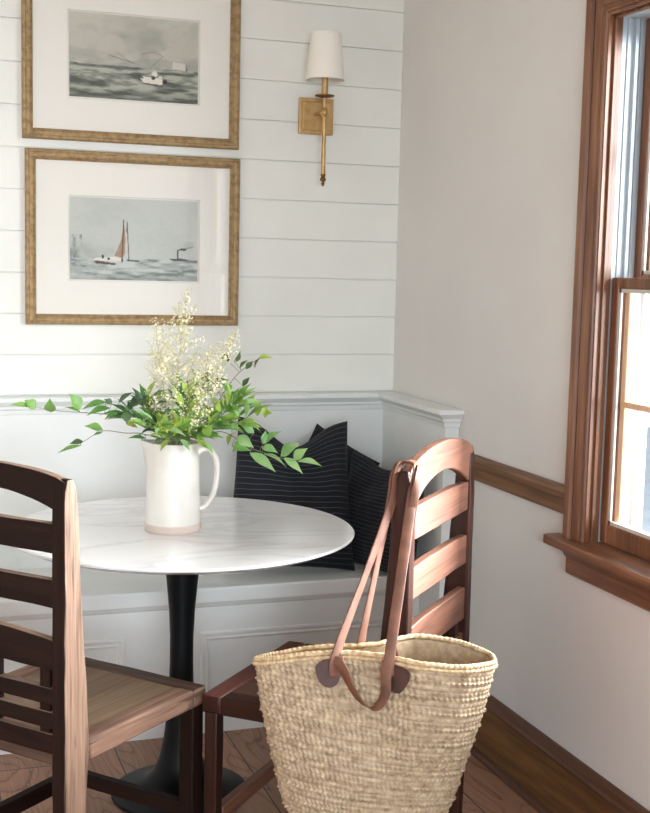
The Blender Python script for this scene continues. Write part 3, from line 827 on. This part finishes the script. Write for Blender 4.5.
leafy('long leafy branch trailing far left, low over the table', [(-.03, .02), (140, 425, .0), (118, 416, .01), (90, 413, .0), (60, 411, -.01), (36, 407, -.01), (24, 405, -.01)],
      [(30, 406.5, 9.7, 404.6, 5, 0, -.01), (36, 408, 24, 400, 9, 0, -.01), (51, 412, 49.8, 398, 9, 0, 0), (80, 409, 68.5, 393.5, 11, 0, 0), (80, 412, 64, 407, 4, 0, 0), (106, 402.5, 82, 409.5, 8, 0, 0), (110, 408, 86, 416, 8, 0, 0),
       (119, 402.5, 134, 392, 6, 3, .01), (112, 403, 104, 399, 5, 3, 0), (130, 407, 149.5, 395.5, 10, 3, 0), (118, 414, 104, 420, 7, 0, -.01), (126, 412, 127, 424, 8, 3, -.02), (126, 424, 138, 428, 8, 2, -.02), (130, 416, 146, 416, 6, 0, 0), (136, 424, 145, 414, 7, 0, 0), (132, 409, 128, 401, 5, 3, 0), (146, 420, 133, 414, 7, 0, 0)])
leafy('short drooping leafy sprig at far left, below the long branch', [(-.035, .01), (142, 434, -.02), (125, 433, -.03), (103, 431, -.03), (86, 440, -.03), (80, 444, -.03)],
      [(102.5, 430, 84, 426, 8, 0, -.03), (102, 433, 92.5, 436, 4, 0, -.03), (83, 441.5, 69, 444, 5, 3, -.03), (81, 445.5, 56.8, 453.6, 4.5, 0, -.03), (146, 438.5, 127, 438.5, 5, 0, -.03), (142, 441, 137, 432, 4, 0, -.02)])
leafy('leafy branch arching right and down over the pillows', [(.04, 0), (216, 432, -.03), (232, 436, -.04), (246, 446, -.05), (262, 452, -.06), (285, 459, -.07), (298, 461, -.07)],
      [(263, 444, 266, 430, 6, 1, -.05), (265, 444, 281.8, 431, 10, 1, -.05), (281, 456, 301, 443.5, 11, 1, -.06), (294, 460, 308, 448, 9, 1, -.07), (298, 461.5, 322.5, 466.5, 9, 1, -.07), (284, 458, 303, 474, 7, 1, -.07), (264, 454, 287, 468, 8, 1, -.06), (250, 453, 276, 472.5, 9, 1, -.05), (238, 436, 254, 448, 9, 1, -.04), (232, 446, 252, 451, 6, 0, -.03), (262, 447, 278, 453, 8, 1, -.05), (254, 433, 241, 425, 6, 1, -.03), (228, 445, 234, 432, 8, 2, -.03), (244, 440, 232, 452, 7, 0, -.02)])
leafy('upright leafy branch leaning right with pale tips', [(.03, .02), (208, 420, .03), (222, 395, .03), (236, 376, .03), (250, 364, .03), (262, 357, .03)],
      [(228, 361.5, 226, 351.5, 9, 3, .03), (234.5, 362, 240.5, 350.5, 5, 3, .03), (240, 368, 248.5, 360, 5, 3, .03), (246, 369, 253, 361, 5, 3, .03), (255, 368, 260, 358, 5, 3, .03), (258, 358.5, 273, 358.5, 7, 2, .03), (243, 386.5, 250, 377, 5, 3, .03), (236, 402, 245, 387, 9, 2, .02), (248, 408, 256, 394, 8, 2, .01), (257.5, 416, 260.5, 400, 7, 2, .0), (265, 418, 265.5, 404, 5, 2, 0), (264, 415, 273, 413.5, 7, 2, 0), (230, 392, 224, 383, 7, 0, .02), (238, 398, 228, 392, 8, 0, .02)])
leafy('dense leafy stem at the middle of the bouquet, above the rim', [(0, -.03), (180, 435, -.05), (186, 415, -.05), (190, 395, -.04)], [(166, 432, 158, 412, 11, 2, -.05), (170, 434, 182, 418, 12, 2, -.06), (168, 440, 152, 425, 9, 2, -.05), (160, 442, 150, 436, 7, 1, -.05), (190, 436, 196, 418, 9, 2, -.05), (204, 436, 214, 424, 9, 2, -.05), (196, 442, 212, 452, 9, 2, -.06), (205, 443, 213, 455, 6, 1, -.06)], auto_n=70, mats=(0, 2, 2, 1), ll=.07)
leafy('bushy leafy stem on the right side of the bouquet', [(.02, -.02), (204, 432, -.02), (222, 415, -.02), (236, 402, -.01)], [], auto_n=85, mats=(2, 2, 0, 1), ll=.072)
leafy('bushy leafy stem on the left side of the bouquet', [(-.025, -.01), (160, 432, -.01), (152, 415, 0), (146, 402, 0)], [], auto_n=55, mats=(0, 0, 3, 2), ll=.066)
leafy('leafy stem at the back of the bouquet, below the flowers', [(0, .03), (182, 428, .05), (195, 405, .06), (205, 385, .06)], [], auto_n=50, mats=(0, 1, 3), ll=.066)

leafy('leafy stem spilling forward over the rim of the pitcher', [(-.01, -.05), (168, 436, -.08), (160, 428, -.12), (150, 428, -.15)], [(170, 440, 160, 452, 7, 2, -.09), (180, 440, 190, 452, 7, 1, -.09)], auto_n=34, mats=(0, 2, 1), ll=.07)
leafy('leafy stem spreading low to the right above the pitcher handle', [(.045, -.01), (206, 432, -.01), (226, 424, -.01), (246, 420, -.01)], [], auto_n=44, mats=(2, 0, 1), ll=.075)
leafy('leafy stem spreading low to the left above the spout', [(-.045, .0), (154, 430, .0), (142, 420, .01), (128, 414, .01)], [], auto_n=34, mats=(0, 0, 3, 1), ll=.068)

def panicle(label, spine, hw, n_br, n_fl, seed):
    rng = random.Random(seed)
    path = [mouth + Vector((spine[0][0], spine[0][1], -.12)), mouth + Vector((spine[0][0] * .6, spine[0][1] * .6, -.005))] + [P3(*q) for q in spine[1:]]
    cp = catmull(path, 8); n = len(cp); i0 = int(n * .42)
    t = thing('flowering_branch', label, 'flower', tuple(mouth), group='cream flower sprays in the pitcher')
    st = tube(nb(), [p - mouth for p in cp], [.0019 * (1 - .7 * i / n) for i in range(n)], 6)
    fl = nb()
    def flower(p, nrm, s):
        nrm = nrm.normalized(); a = nrm.orthogonal().normalized(); b = nrm.cross(a)
        if rng.random() < .4:
            bmesh.ops.create_icosphere(fl, subdivisions=1, radius=s * .55, matrix=Matrix.Translation(p)); return
        c = fl.verts.new(p); k = 5; ph0 = rng.random() * 6
        for i in range(k):
            th = ph0 + 2 * PI * i / k
            d = a * math.cos(th) + b * math.sin(th); e = a * -math.sin(th) + b * math.cos(th)
            q = [p + d * s * .6 + e * s * .36 + nrm * s * .2, p + d * s * 1.25 + nrm * s * .42, p + d * s * .6 - e * s * .36 + nrm * s * .2]
            vs = [fl.verts.new(x) for x in q]; fl.faces.new((c, vs[0], vs[1], vs[2]))
    for k in range(n_br):
        f = k / (n_br - 1); i = int(i0 + (n - 1 - i0) * f); p = cp[i]
        w = hw * (1 - f) ** .75 * (.55 + .45 * min(1, f * 5)) + .006
        az = k * 2.4 + rng.uniform(-.4, .4); el = .25 + .6 * f + rng.uniform(-.2, .3)
        dv = Vector((math.cos(az) * math.cos(el), math.sin(az) * math.cos(el), math.sin(el)))
        L = w * rng.uniform(.75, 1.1); e = p + dv * L + Vector((0, 0, .01))
        tube(st, [p - mouth, (p + e) / 2 - mouth + Vector((0, 0, -.003)), e - mouth], .0006, 4)
        m_ = max(5, int(n_fl * L / hw))
        for j in range(m_):
            g = .25 + .75 * (j + .5) / m_; b0 = p.lerp(e, g)
            o = Vector((rng.gauss(0, 1), rng.gauss(0, 1), rng.gauss(.1, 1))).normalized() * rng.uniform(.004, .016)
            if j % 2 == 0: tube(st, [b0 - mouth, b0 + o - mouth], .0004, 3, cap=False)
            flower(b0 + o - mouth, o + dv * .01, rng.uniform(.0028, .0046))
    obj('stem', st, M_bstem, t)
    obj('blossoms', fl, M_blos, t)
panicle('tallest cream flower spray, reaching up in front of the lower picture frame', [(0, .01), (178, 425, .0), (178, 385, .0), (181, 340, .0), (188, 293, .0)], .135, 66, 36, 1)
panicle('cream flower spray leaning right beside the tallest one', [(.02, .01), (196, 425, -.01), (208, 392, -.01), (222, 362, -.01), (236, 335, -.01)], .10, 46, 28, 2)
panicle('shorter cream flower spray on the left of the tallest one', [(-.02, .0), (168, 425, -.02), (164, 390, -.02), (159, 358, -.02), (156, 324, -.02)], .09, 44, 26, 3)
panicle('short cream flower spray low in the middle of the bouquet', [(.01, -.02), (190, 430, -.06), (197, 405, -.06), (204, 378, -.06), (209, 350, -.06)], .085, 36, 24, 4)

# ------------------------------------------------------------------ chairs
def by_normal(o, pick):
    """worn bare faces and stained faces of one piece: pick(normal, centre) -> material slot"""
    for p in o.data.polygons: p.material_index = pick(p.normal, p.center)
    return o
def chair(label, loc, rz, w, d, sz, top, peak, slats, rails, K, seed, post=.04, lw=.046, belly=.075):
    """local: x right, y front, rear plane y=0, origin on the floor behind; K = finishes by place"""
    t = thing('wooden_chair', label, 'chair', loc, rz)
    hw = w / 2
    for s in (-1, 1):
        bm = nb()
        x0, x1 = (hw - post, hw) if s > 0 else (-hw, -hw + post)
        zs_ = [0, .15, .3, sz - .06, sz, sz + .12, .75, .95, top - .03, top]
        dep = [.062, .068, .074, .082, .084, .078, .062, .05, .042, .03]
        rear = [0, 0, 0, 0, 0, 0, 0, 0, .003, .01]
        rings = [[bm.verts.new(q) for q in ((x0, rear[i], z), (x1, rear[i], z), (x1, rear[i] + dep[i] - rear[i], z), (x0, rear[i] + dep[i] - rear[i], z))] for i, z in enumerate(zs_)]
        for A, B in zip(rings, rings[1:]):
            for k in range(4): bm.faces.new((A[k], A[(k + 1) % 4], B[(k + 1) % 4], B[k]))
        bm.faces.new(rings[0][::-1]); bm.faces.new(rings[-1])
        roughen(bm, .0022, 16, 2, seed + s)
        o = obj('back_post', bm, [K['post'], K['post_side']], t, bevel=.004, segs=2, auto=True)
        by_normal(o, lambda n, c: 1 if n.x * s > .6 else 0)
        fl = nb()
        xa, xb = (hw - lw - .004, hw - .004) if s > 0 else (-hw + .004, -hw + lw + .004)
        box(fl, xa, xb, d - lw - .006, d - .006, 0, sz - .045)
        roughen(fl, .0015, 14, 2, seed + 4 + s)
        obj('front_leg', fl, K['leg'], t, bevel=.004, auto=True)
    xi = hw - post + .006
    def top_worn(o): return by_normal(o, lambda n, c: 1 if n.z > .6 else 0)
    N = 18; up = []; dn = []
    for i in range(N + 1):
        u = -1 + 2 * i / N
        e = max(0., 1 - abs(u) ** 2.6)
        up.append(((hw - .004) * u, top - .008 + peak * e ** .8))
        dn.append((xi * u, top - belly + (belly - .0475 + peak * .3) * (1 - u * u)))
    bm = prism(nb(), [(x, z) for x, z in up] + [(x, z) for x, z in dn[::-1]], 1, .006, .031)
    roughen(bm, .002, 12, 0, seed + 9)
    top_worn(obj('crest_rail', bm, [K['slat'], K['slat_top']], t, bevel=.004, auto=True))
    for k, (za, zb, arch) in enumerate(slats):
        up = []; dn = []
        for i in range(13):
            u = -1 + 2 * i / 12
            up.append((xi * u, zb + arch * (1 - u * u))); dn.append((xi * u, za))
        bm = prism(nb(), up + dn[::-1], 1, .007, .03)
        roughen(bm, .002, 12, 0, seed + 11 + k)
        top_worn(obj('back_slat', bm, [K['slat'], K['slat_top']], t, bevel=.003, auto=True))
    for k, (za, zb) in enumerate(rails):
        bm = bx(-xi, xi, .008, .034, za, zb); roughen(bm, .0015, 12, 2, seed + 17 + k)
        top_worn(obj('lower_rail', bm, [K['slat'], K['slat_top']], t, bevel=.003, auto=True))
    levels = [slats[-1][0]] + [v for r in rails for v in (r[1], r[0])]
    for xs in (-.14, .02, .18):           # short spindles tying the lower rails together
        obj('spindle', bx(xs - .015, xs + .015, .0115, .0295, levels[-2] - .012, levels[0] + .006), K['post'], t, bevel=.002)
    fw = .055; th = .05
    def rail(x0, x1, y0, y1, m, k):
        bm = bx(x0, x1, y0, y1, sz - th, sz); roughen(bm, .0022, 15, 2, seed + 20 + k)
        return obj('seat_rail', bm, m, t, bevel=.006, segs=2, auto=True)
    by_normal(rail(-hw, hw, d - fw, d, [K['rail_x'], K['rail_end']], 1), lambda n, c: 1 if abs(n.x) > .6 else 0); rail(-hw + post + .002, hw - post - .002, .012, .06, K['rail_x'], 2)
    rail(-hw, -hw + fw, .086, d - fw, K['rail_y'], 3); rail(hw - fw, hw, .086, d - fw, K['rail_y'], 4)
    bm = nb(); n = 3; a = -hw + fw; b = hw - fw
    for i in range(n):
        box(bm, a + (b - a) * i / n + .0008, a + (b - a) * (i + 1) / n - .0008, .06, d - fw, sz - .025, sz - .004)
    obj('seat', bm, K['seat'], t, bevel=.0015)
    def stretch(x0, x1, y0, y1, z0, z1, m, k):
        bm = bx(x0, x1, y0, y1, z0, z1); roughen(bm, .0015, 14, 2, seed + 30 + k)
        obj('stretcher', bm, m, t, bevel=.003, auto=True)
    stretch(-hw + .045, hw - .045, d - .044, d - .016, .085, .125, K['slat'], 1)
    for s in (-1, 1):
        xc = s * (hw - .024); stretch(xc - .014, xc + .014, .068, d - .048, .055, .1, K['str_y'], 2 + s)
    stretch(-hw + .04, hw - .04, .02, .045, .16, .2, K['slat'], 6)
    return t

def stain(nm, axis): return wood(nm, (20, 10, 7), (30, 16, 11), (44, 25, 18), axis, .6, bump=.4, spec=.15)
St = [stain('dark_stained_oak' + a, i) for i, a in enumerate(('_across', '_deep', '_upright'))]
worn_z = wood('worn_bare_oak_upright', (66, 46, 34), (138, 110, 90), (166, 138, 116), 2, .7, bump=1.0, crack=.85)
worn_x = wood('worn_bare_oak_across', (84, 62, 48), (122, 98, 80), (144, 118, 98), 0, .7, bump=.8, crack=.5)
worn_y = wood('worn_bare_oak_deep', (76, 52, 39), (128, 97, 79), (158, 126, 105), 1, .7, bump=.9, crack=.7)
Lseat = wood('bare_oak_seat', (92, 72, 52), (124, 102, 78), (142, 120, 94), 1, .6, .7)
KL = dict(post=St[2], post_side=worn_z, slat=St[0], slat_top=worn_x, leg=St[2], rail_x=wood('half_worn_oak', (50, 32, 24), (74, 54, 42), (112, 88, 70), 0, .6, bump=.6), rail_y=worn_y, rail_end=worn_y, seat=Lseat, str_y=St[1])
def red(nm, axis): return wood(nm, (34, 16, 12), (50, 26, 19), (70, 39, 30), axis, .42, coat=.06, spec=.25, bump=.35)
Rd = [red('red_stained_oak' + a, i) for i, a in enumerate(('_across', '_deep', '_upright'))]
Rslat = wood('worn_salmon_oak', (70, 42, 31), (116, 76, 58), (134, 92, 71), 0, .55, .8, coat=.03, crack=.3, bump=.4)
Redge = wood('worn_red_edge', (88, 44, 36), (112, 60, 50), (132, 80, 68), 0, .42, coat=.2)
Rseat = wood('red_oak_seat', (72, 48, 36), (96, 68, 54), (114, 86, 70), 1, .45, .8, coat=.2)
KR = dict(post=Rd[2], post_side=Rd[2], slat=Rslat, slat_top=Rslat, leg=Rd[2], rail_x=Redge, rail_y=Rd[1], rail_end=Rd[1], seat=Rseat, str_y=Rd[1])

def place(corner, rz, w, d, s):
    r = Vector((math.cos(rz), math.sin(rz))); f = Vector((-math.sin(rz), math.cos(rz)))
    o = Vector(corner) - r * (s * w / 2) - f * d
    return (o.x, o.y, 0)
W1, D1, A1 = .505, .55, math.radians(-49.5)
chair('worn wooden chair at left, back to us, with small spindles under its slats', place((-1.015, -1.208), A1, W1, D1, 1), A1, W1, D1, .45, 1.08, .028,
      [(.905, .975, -.002), (.778, .845, -.003), (.631, .701, .012)], [(.547, .587), (.490, .530), (.429, .478)], KL, 1.0)
W2, D2, A2 = .53, .565, math.radians(47.0)
RL = place((-1.04, -1.262), A2, W2, D2, -1)
chair('reddish ladder-back wooden chair at right with the straw bag hung on it', RL, A2, W2, D2, .445, 1.085, .05,
      [(.908, .988, .005), (.758, .838, .005), (.60, .688, .005)], [(.52, .56), (.45, .49)], KR, 5.0, lw=.038, belly=.098)

# ------------------------------------------------------------------ straw bag
def straw():
    m = bpy.data.materials.new('woven_straw'); m.use_nodes = True; nt = m.node_tree; b = nt.nodes['Principled BSDF']; L = nt.links.new
    a = nt.nodes.new('ShaderNodeAttribute'); a.attribute_name = 'straw'
    tc = nt.nodes.new('ShaderNodeTexCoord')
    n = nt.nodes.new('ShaderNodeTexNoise'); n.inputs['Scale'].default_value = 70; n.inputs['Detail'].default_value = 4
    L(tc.outputs['Object'], n.inputs['Vector'])
    mx = nt.nodes.new('ShaderNodeMix'); mx.data_type = 'RGBA'; mx.inputs[0].default_value = .45
    r = nt.nodes.new('ShaderNodeValToRGB'); e = r.color_ramp.elements
    e[0].position = .3; e[0].color = lin((112, 89, 63)); e[1].position = .7; e[1].color = lin((198, 179, 150))
    L(n.outputs['Fac'], r.inputs['Fac'])
    L(a.outputs['Color'], mx.inputs[6]); L(r.outputs['Color'], mx.inputs[7])
    L(mx.outputs[2], b.inputs['Base Color']); b.inputs['Roughness'].default_value = .55
    return m
M_straw = straw()
BAGC = Vector((-.705, -1.742))
bag = thing('straw_basket_bag', 'woven straw tote bag with brown leather straps hanging on the chair post', 'bag', (BAGC.x, BAGC.y, 0), math.atan2(-.331, .944))
BZ0, BZ1 = .245, .672
def bag_pt(t, z):
    """outer surface of the bag, local coords; t angle, z height"""
    f = (z - BZ0) / (BZ1 - BZ0)
    hs = np.interp(z, [.245, .25, .262, .29, .33, .457, .557, .672], [.0, .10, .15, .18, .198, .232, .257, .2765])
    cxs = np.interp(z, [.245, .457, .557, .672], [-.050, -.045, -.041, -.038])
    c, s = math.cos(t), math.sin(t)
    e = .8
    X = hs * math.copysign(abs(c) ** e, c)
    dep = np.interp(z, [.245, .25, .262, .29, .33, .5, .672], [.0, .05, .075, .09, .1, .095, .075])
    Y = dep * math.copysign(abs(s) ** .9, s)
    u = X / max(hs, 1e-4)
    g = max(0., min(1., (z - .40) / .27)) ** 1.2          # pinched at the left, open at the right towards the rim
    op = np.interp(u, [-1, -.2, .05, .35, .75, 1], [.30, .34, .55, 1.15, 1.25, 1.0])
    Y *= 1 + g * (op - 1)
    if s > 0: Y += g * .02 * max(0, u)
    zz = z + g * (-.02 * abs(u) ** 3 * (1 if u < 0 else .5) + (.012 if (s > 0 and u > 0) else 0) * 1.0 * math.sin(min(1, max(0, u)) * PI))
    zz += g * .009 * max(0, 1 - (u + .1) ** 2 * 2)
    return X + cxs, Y, zz
NU, NV = 1120, 230
pitch = .0362
Vv = np.zeros((NV, NU, 3)); Cc = np.zeros((NV, NU))
base_ = np.zeros((NV, NU, 3))
for j in range(NV):
    f = j / (NV - 1); z = BZ0 + (BZ1 - BZ0) * (f if f > .06 else .06 * (f / .06) ** 2)
    for i in range(NU): base_[j, i] = bag_pt(2 * PI * i / NU, z)
du = np.roll(base_, -1, 1) - np.roll(base_, 1, 1); dv = np.gradient(base_, axis=0)
nrm = np.cross(du, dv); ln = np.linalg.norm(nrm, axis=2, keepdims=True); nrm = nrm / np.maximum(ln, 1e-12)
nrm[0] = (0, 0, -1)
seg_len = np.linalg.norm(np.roll(base_, -1, 1) - base_, axis=2); arc = np.cumsum(seg_len[int(NV * .7)])
U_ = np.tile(np.linspace(0, 1, NU, endpoint=False), (NV, 1)); A_ = np.tile(arc - arc[0], (NV, 1)); tot = arc[-1]
Z_ = base_[..., 2]
wob = fbm(U_ * 16, Z_ * 12, 77, 3) - .5
row = (Z_ - BZ0 + .085 * base_[..., 0]) / pitch + U_ * 1.0 + wob * .12
fr = row - np.floor(row)
K = 2 * PI * round(tot / .0125) / tot
s3 = fr * 3; k3 = np.floor(s3); f3 = s3 - k3
chev = np.where(k3 % 2 == 0, f3, 1 - f3)
ph_ = K * A_ + chev * 2.6 + np.floor(row) * 1.3
strand = np.sin(ph_) * .5 + .5
groove = np.minimum(1, np.minimum(f3, 1 - f3) * 4)
ridge = np.exp(-((fr - .94) / .07) ** 2) + np.exp(-((fr + .06) / .07) ** 2)
bulge = np.sin(np.clip(fr, 0, 1) * PI)
h = .0025 * strand * (.25 + .75 * groove) + .0016 * groove + .0022 * bulge + .0068 * ridge * (.75 + .25 * np.sin(ph_))
fade = np.clip((np.arange(NV) / (NV - 1) - .03) * 20, 0, 1)[:, None]
Vv = base_ + nrm * (h * fade)[..., None]
cn = fbm(U_ * 60, row * 6, 5, 3); tone = np.clip(.5 + (cn - .5) * 1.1, 0, 1)
c0 = np.array(lin((108, 85, 59))[:3]); c1 = np.array(lin((200, 181, 152))[:3])
Cc = c0 + (c1 - c0) * tone[..., None]
idx = np.arange(NU * NV).reshape(NV, NU); r1_ = np.roll(idx, -1, 1)
F = np.stack([idx[:-1].ravel(), r1_[:-1].ravel(), r1_[1:].ravel(), idx[1:].ravel()], 1)
# inner lining: same shape pulled in
inn = base_[::4, ::4] - nrm[::4, ::4] * .006; ni = inn.shape
off = NU * NV
idn = np.arange(ni[0] * ni[1]).reshape(ni[0], ni[1]) + off; r2_ = np.roll(idn, -1, 1)
F2 = np.stack([idn[:-1].ravel(), idn[1:].ravel(), r2_[1:].ravel(), r2_[:-1].ravel()], 1)
me = bpy.data.meshes.new('body')
me.from_pydata(np.concatenate([Vv.reshape(-1, 3), inn.reshape(-1, 3)]).tolist(), [], np.concatenate([F, F2]).tolist())
ca = me.color_attributes.new('straw', 'FLOAT_COLOR', 'POINT')
cc = np.concatenate([Cc.reshape(-1, 3), np.tile(c0 * .5 + c1 * .5, (ni[0] * ni[1], 1))]); cc = np.concatenate([cc, np.ones((len(cc), 1))], 1)
ca.data.foreach_set('color', cc.ravel().astype(np.float32))
link('body', me, M_straw, bag, smooth=True)
# rolled rim: two plaited cords
bm = nb(); n = 520
for off_z, off_o, rr in ((.004, .001, .0062), (-.006, .005, .0048)):
    ring = []
    for i in range(n):
        tt = 2 * PI * i / n; p = Vector(bag_pt(tt, BZ1)); q = Vector(bag_pt(tt + .01, BZ1)); tg = (q - p).normalized()
        out = Vector((tg.y, -tg.x, 0)).normalized()
        r_ = rr * (1 + .12 * math.sin(i * 2 * PI / n * 104))
        c = p + out * off_o + Vector((0, 0, off_z))
        ring.append([bm.verts.new(c + out * r_ * math.cos(2 * PI * k / 8) + Vector((0, 0, 1)) * r_ * math.sin(2 * PI * k / 8)) for k in range(8)])
    for i in range(n):
        A, B = ring[i], ring[(i + 1) % n]
        for k in range(8): bm.faces.new((A[k], A[(k + 1) % 8], B[(k + 1) % 8], B[k]))
M_rim = mat('straw_rim', (206, 184, 148), .6, noise=((170, 142, 104), (90, 90, 90), 3, .35, .65))
obj('rim', bm, M_rim, bag, smooth=True)

# straps, in the bag's local frame
bag_inv = (Matrix.Translation((BAGC.x, BAGC.y, 0)) @ Matrix.Rotation(math.atan2(-.331, .944), 4, 'Z')).inverted()
def BL(v): return bag_inv @ Vector(v)
cR, sR = math.cos(A2), math.sin(A2)
def CH(x, y, z): return BL((RL[0] + cR * x - sR * y, RL[1] + sR * x + cR * y, z))
def front(px_off, z, out=.006):
    """point on the front of the bag at local x, z"""
    best = min((bag_pt(PI + PI * k / 200, z) for k in range(201)), key=lambda p: abs(p[0] - px_off))
    return Vector((best[0], best[1] - out, best[2]))
def rearp(px_off, z, out=.006):
    best = min((bag_pt(PI * k / 200, z) for k in range(201)), key=lambda p: abs(p[0] - px_off))
    return Vector((best[0], best[1] + out, best[2]))
X1, X2 = -.138, -.010
WD = Vector((1, 0, 0))
xo = -W2 / 2          # outer face of the near post
TOPZ = 1.085
def strap(fa, fb, q, wd):
    """loop: from a, up the front edge of the post, over its top, down the rear edge to b; q spreads the two loops"""
    a0, a1 = fa; b0, b1 = fb
    A = CH(xo - .010, .044 + q, TOPZ - .075); B = CH(xo - .010, -.004 - q, TOPZ - .07)
    pts = [a0, a1, a1.lerp(A, .5), A, CH(xo - .007, .038 + q, TOPZ - .004), CH(xo + .018, .026 + q, TOPZ + .021 - q * .6), CH(xo + .020, -.004 - q, TOPZ + .018 - q * .6), CH(xo - .007, -.010 - q, TOPZ - .008), B, b1.lerp(B, .5), b1, b0]
    s1 = Vector((.75, .55, 0)); s2 = Vector((.55, .8, 0)); s3 = Vector((.9, .2, 0))
    return ribbon(nb(), pts, [WD, Vector((.8, .6, 0)), Vector((.6, .8, 0)), s1, s2, s2, s2, s2, s3, WD, WD, WD], wd, .004)
f1 = (front(X1 + .006, .625, .009), front(X1 + .008, .679, .012)); f2 = (front(X2, .625, .009), front(X2 + .002, .682, .014))
obj('long_strap', strap(f1, f2, .0, .025), M_leather, bag, smooth=True)
g1 = (rearp(-.075, .625, -.008), rearp(-.07, .695, .004)); g2 = (rearp(.01, .625, -.008), rearp(.005, .695, .004))
obj('long_strap', strap(g1, g2, .006, .022), M_leather, bag, smooth=True)
# short handle flopped down over the front
hp = [front(X1 + .014, .672, .017), front(X1 + .016, .661, .02), front(X1 + .026, .642, .024), front(X1 + .044, .612, .022), front(X1 + .062, .586, .026), front(-.050, .572, .03), front(-.028, .578, .03), front(-.016, .604, .026), front(X2 - .003, .634, .022), front(X2 - .003, .661, .02), front(X2 - .002, .672, .017)]
hw_ = [Vector((1, -.1, .0)), Vector((1, -.3, .1)), Vector((.8, -.5, .3)), Vector((.6, -.75, .3)), Vector((.4, -.9, .3)), Vector((.1, -1, .2)), Vector((.4, -.9, -.4)), Vector((.8, -.6, -.2)), Vector((1, -.3, -.1)), WD, WD]
obj('short_handle', ribbon(nb(), hp, hw_, .024, .004), M_leather, bag, smooth=True)
def patch(xc, wid, zlow):
    bm = nb(); N = 24; rings = []
    for q in (0, 1):
        ring = []
        for k in range(N):
            a = 2 * PI * k / N
            x = xc + wid * math.cos(a); z = .648 + (.016 if math.sin(a) > 0 else zlow) * math.sin(a)
            p = front(x, z, .006 + .005 * q); ring.append(bm.verts.new(p))
        rings.append(ring)
    A, B = rings
    for k in range(N): bm.faces.new((A[k], A[(k + 1) % N], B[(k + 1) % N], B[k]))
    bm.faces.new(B); bm.faces.new(A[::-1])
    obj('leather_patch', bm, M_leath2, bag)
patch(X1 - .006, .031, .044); patch(X2 + .016, .031, .044)

# ------------------------------------------------------------------ light: sky, plus area lamps added outdoors to stand in for daylight
wd = bpy.data.worlds.new('sky'); S.world = wd; wd.use_nodes = True
bgn = wd.node_tree.nodes['Background']; bgn.inputs['Color'].default_value = (.80, .90, 1.0, 1); bgn.inputs['Strength'].default_value = 2.0
def daylight(nm, loc, target, size, power, col):
    l = bpy.data.lights.new(nm, 'AREA'); l.shape = 'SQUARE'; l.size = size; l.energy = power; l.color = col
    o = bpy.data.objects.new(nm, l); COL.objects.link(o); o.location = loc
    o.rotation_euler = (Vector(target) - Vector(loc)).to_track_quat('-Z', 'Y').to_euler()
daylight('daylight_side', (3.9, -1.85, 2.5), (-.5, -1.6, .9), 2.2, 3100, (.98, .985, 1))
daylight('daylight_yard', (4.2, -6.6, 2.6), (-.8, -.6, 1.2), 3.6, 1100, (.96, .98, 1))
daylight('fill_front', (-2.4, -10.6, 3.0), (-1.6, -1.5, 1.6), 4.5, 1000, (.86, .935, 1))  # added fill lamp, shining in through the opening behind the viewer
S.view_settings.view_transform = 'Standard'; S.view_settings.look = 'None'; S.view_settings.gamma = 1.0; S.view_settings.use_curve_mapping = False
S.view_settings.exposure = 0.2
S.cycles.max_bounces = 12; S.cycles.diffuse_bounces = 8; S.cycles.transparent_max_bounces = 16; S.cycles.caustics_reflective = False; S.cycles.caustics_refractive = False
S.cycles.sample_clamp_indirect = 6.0
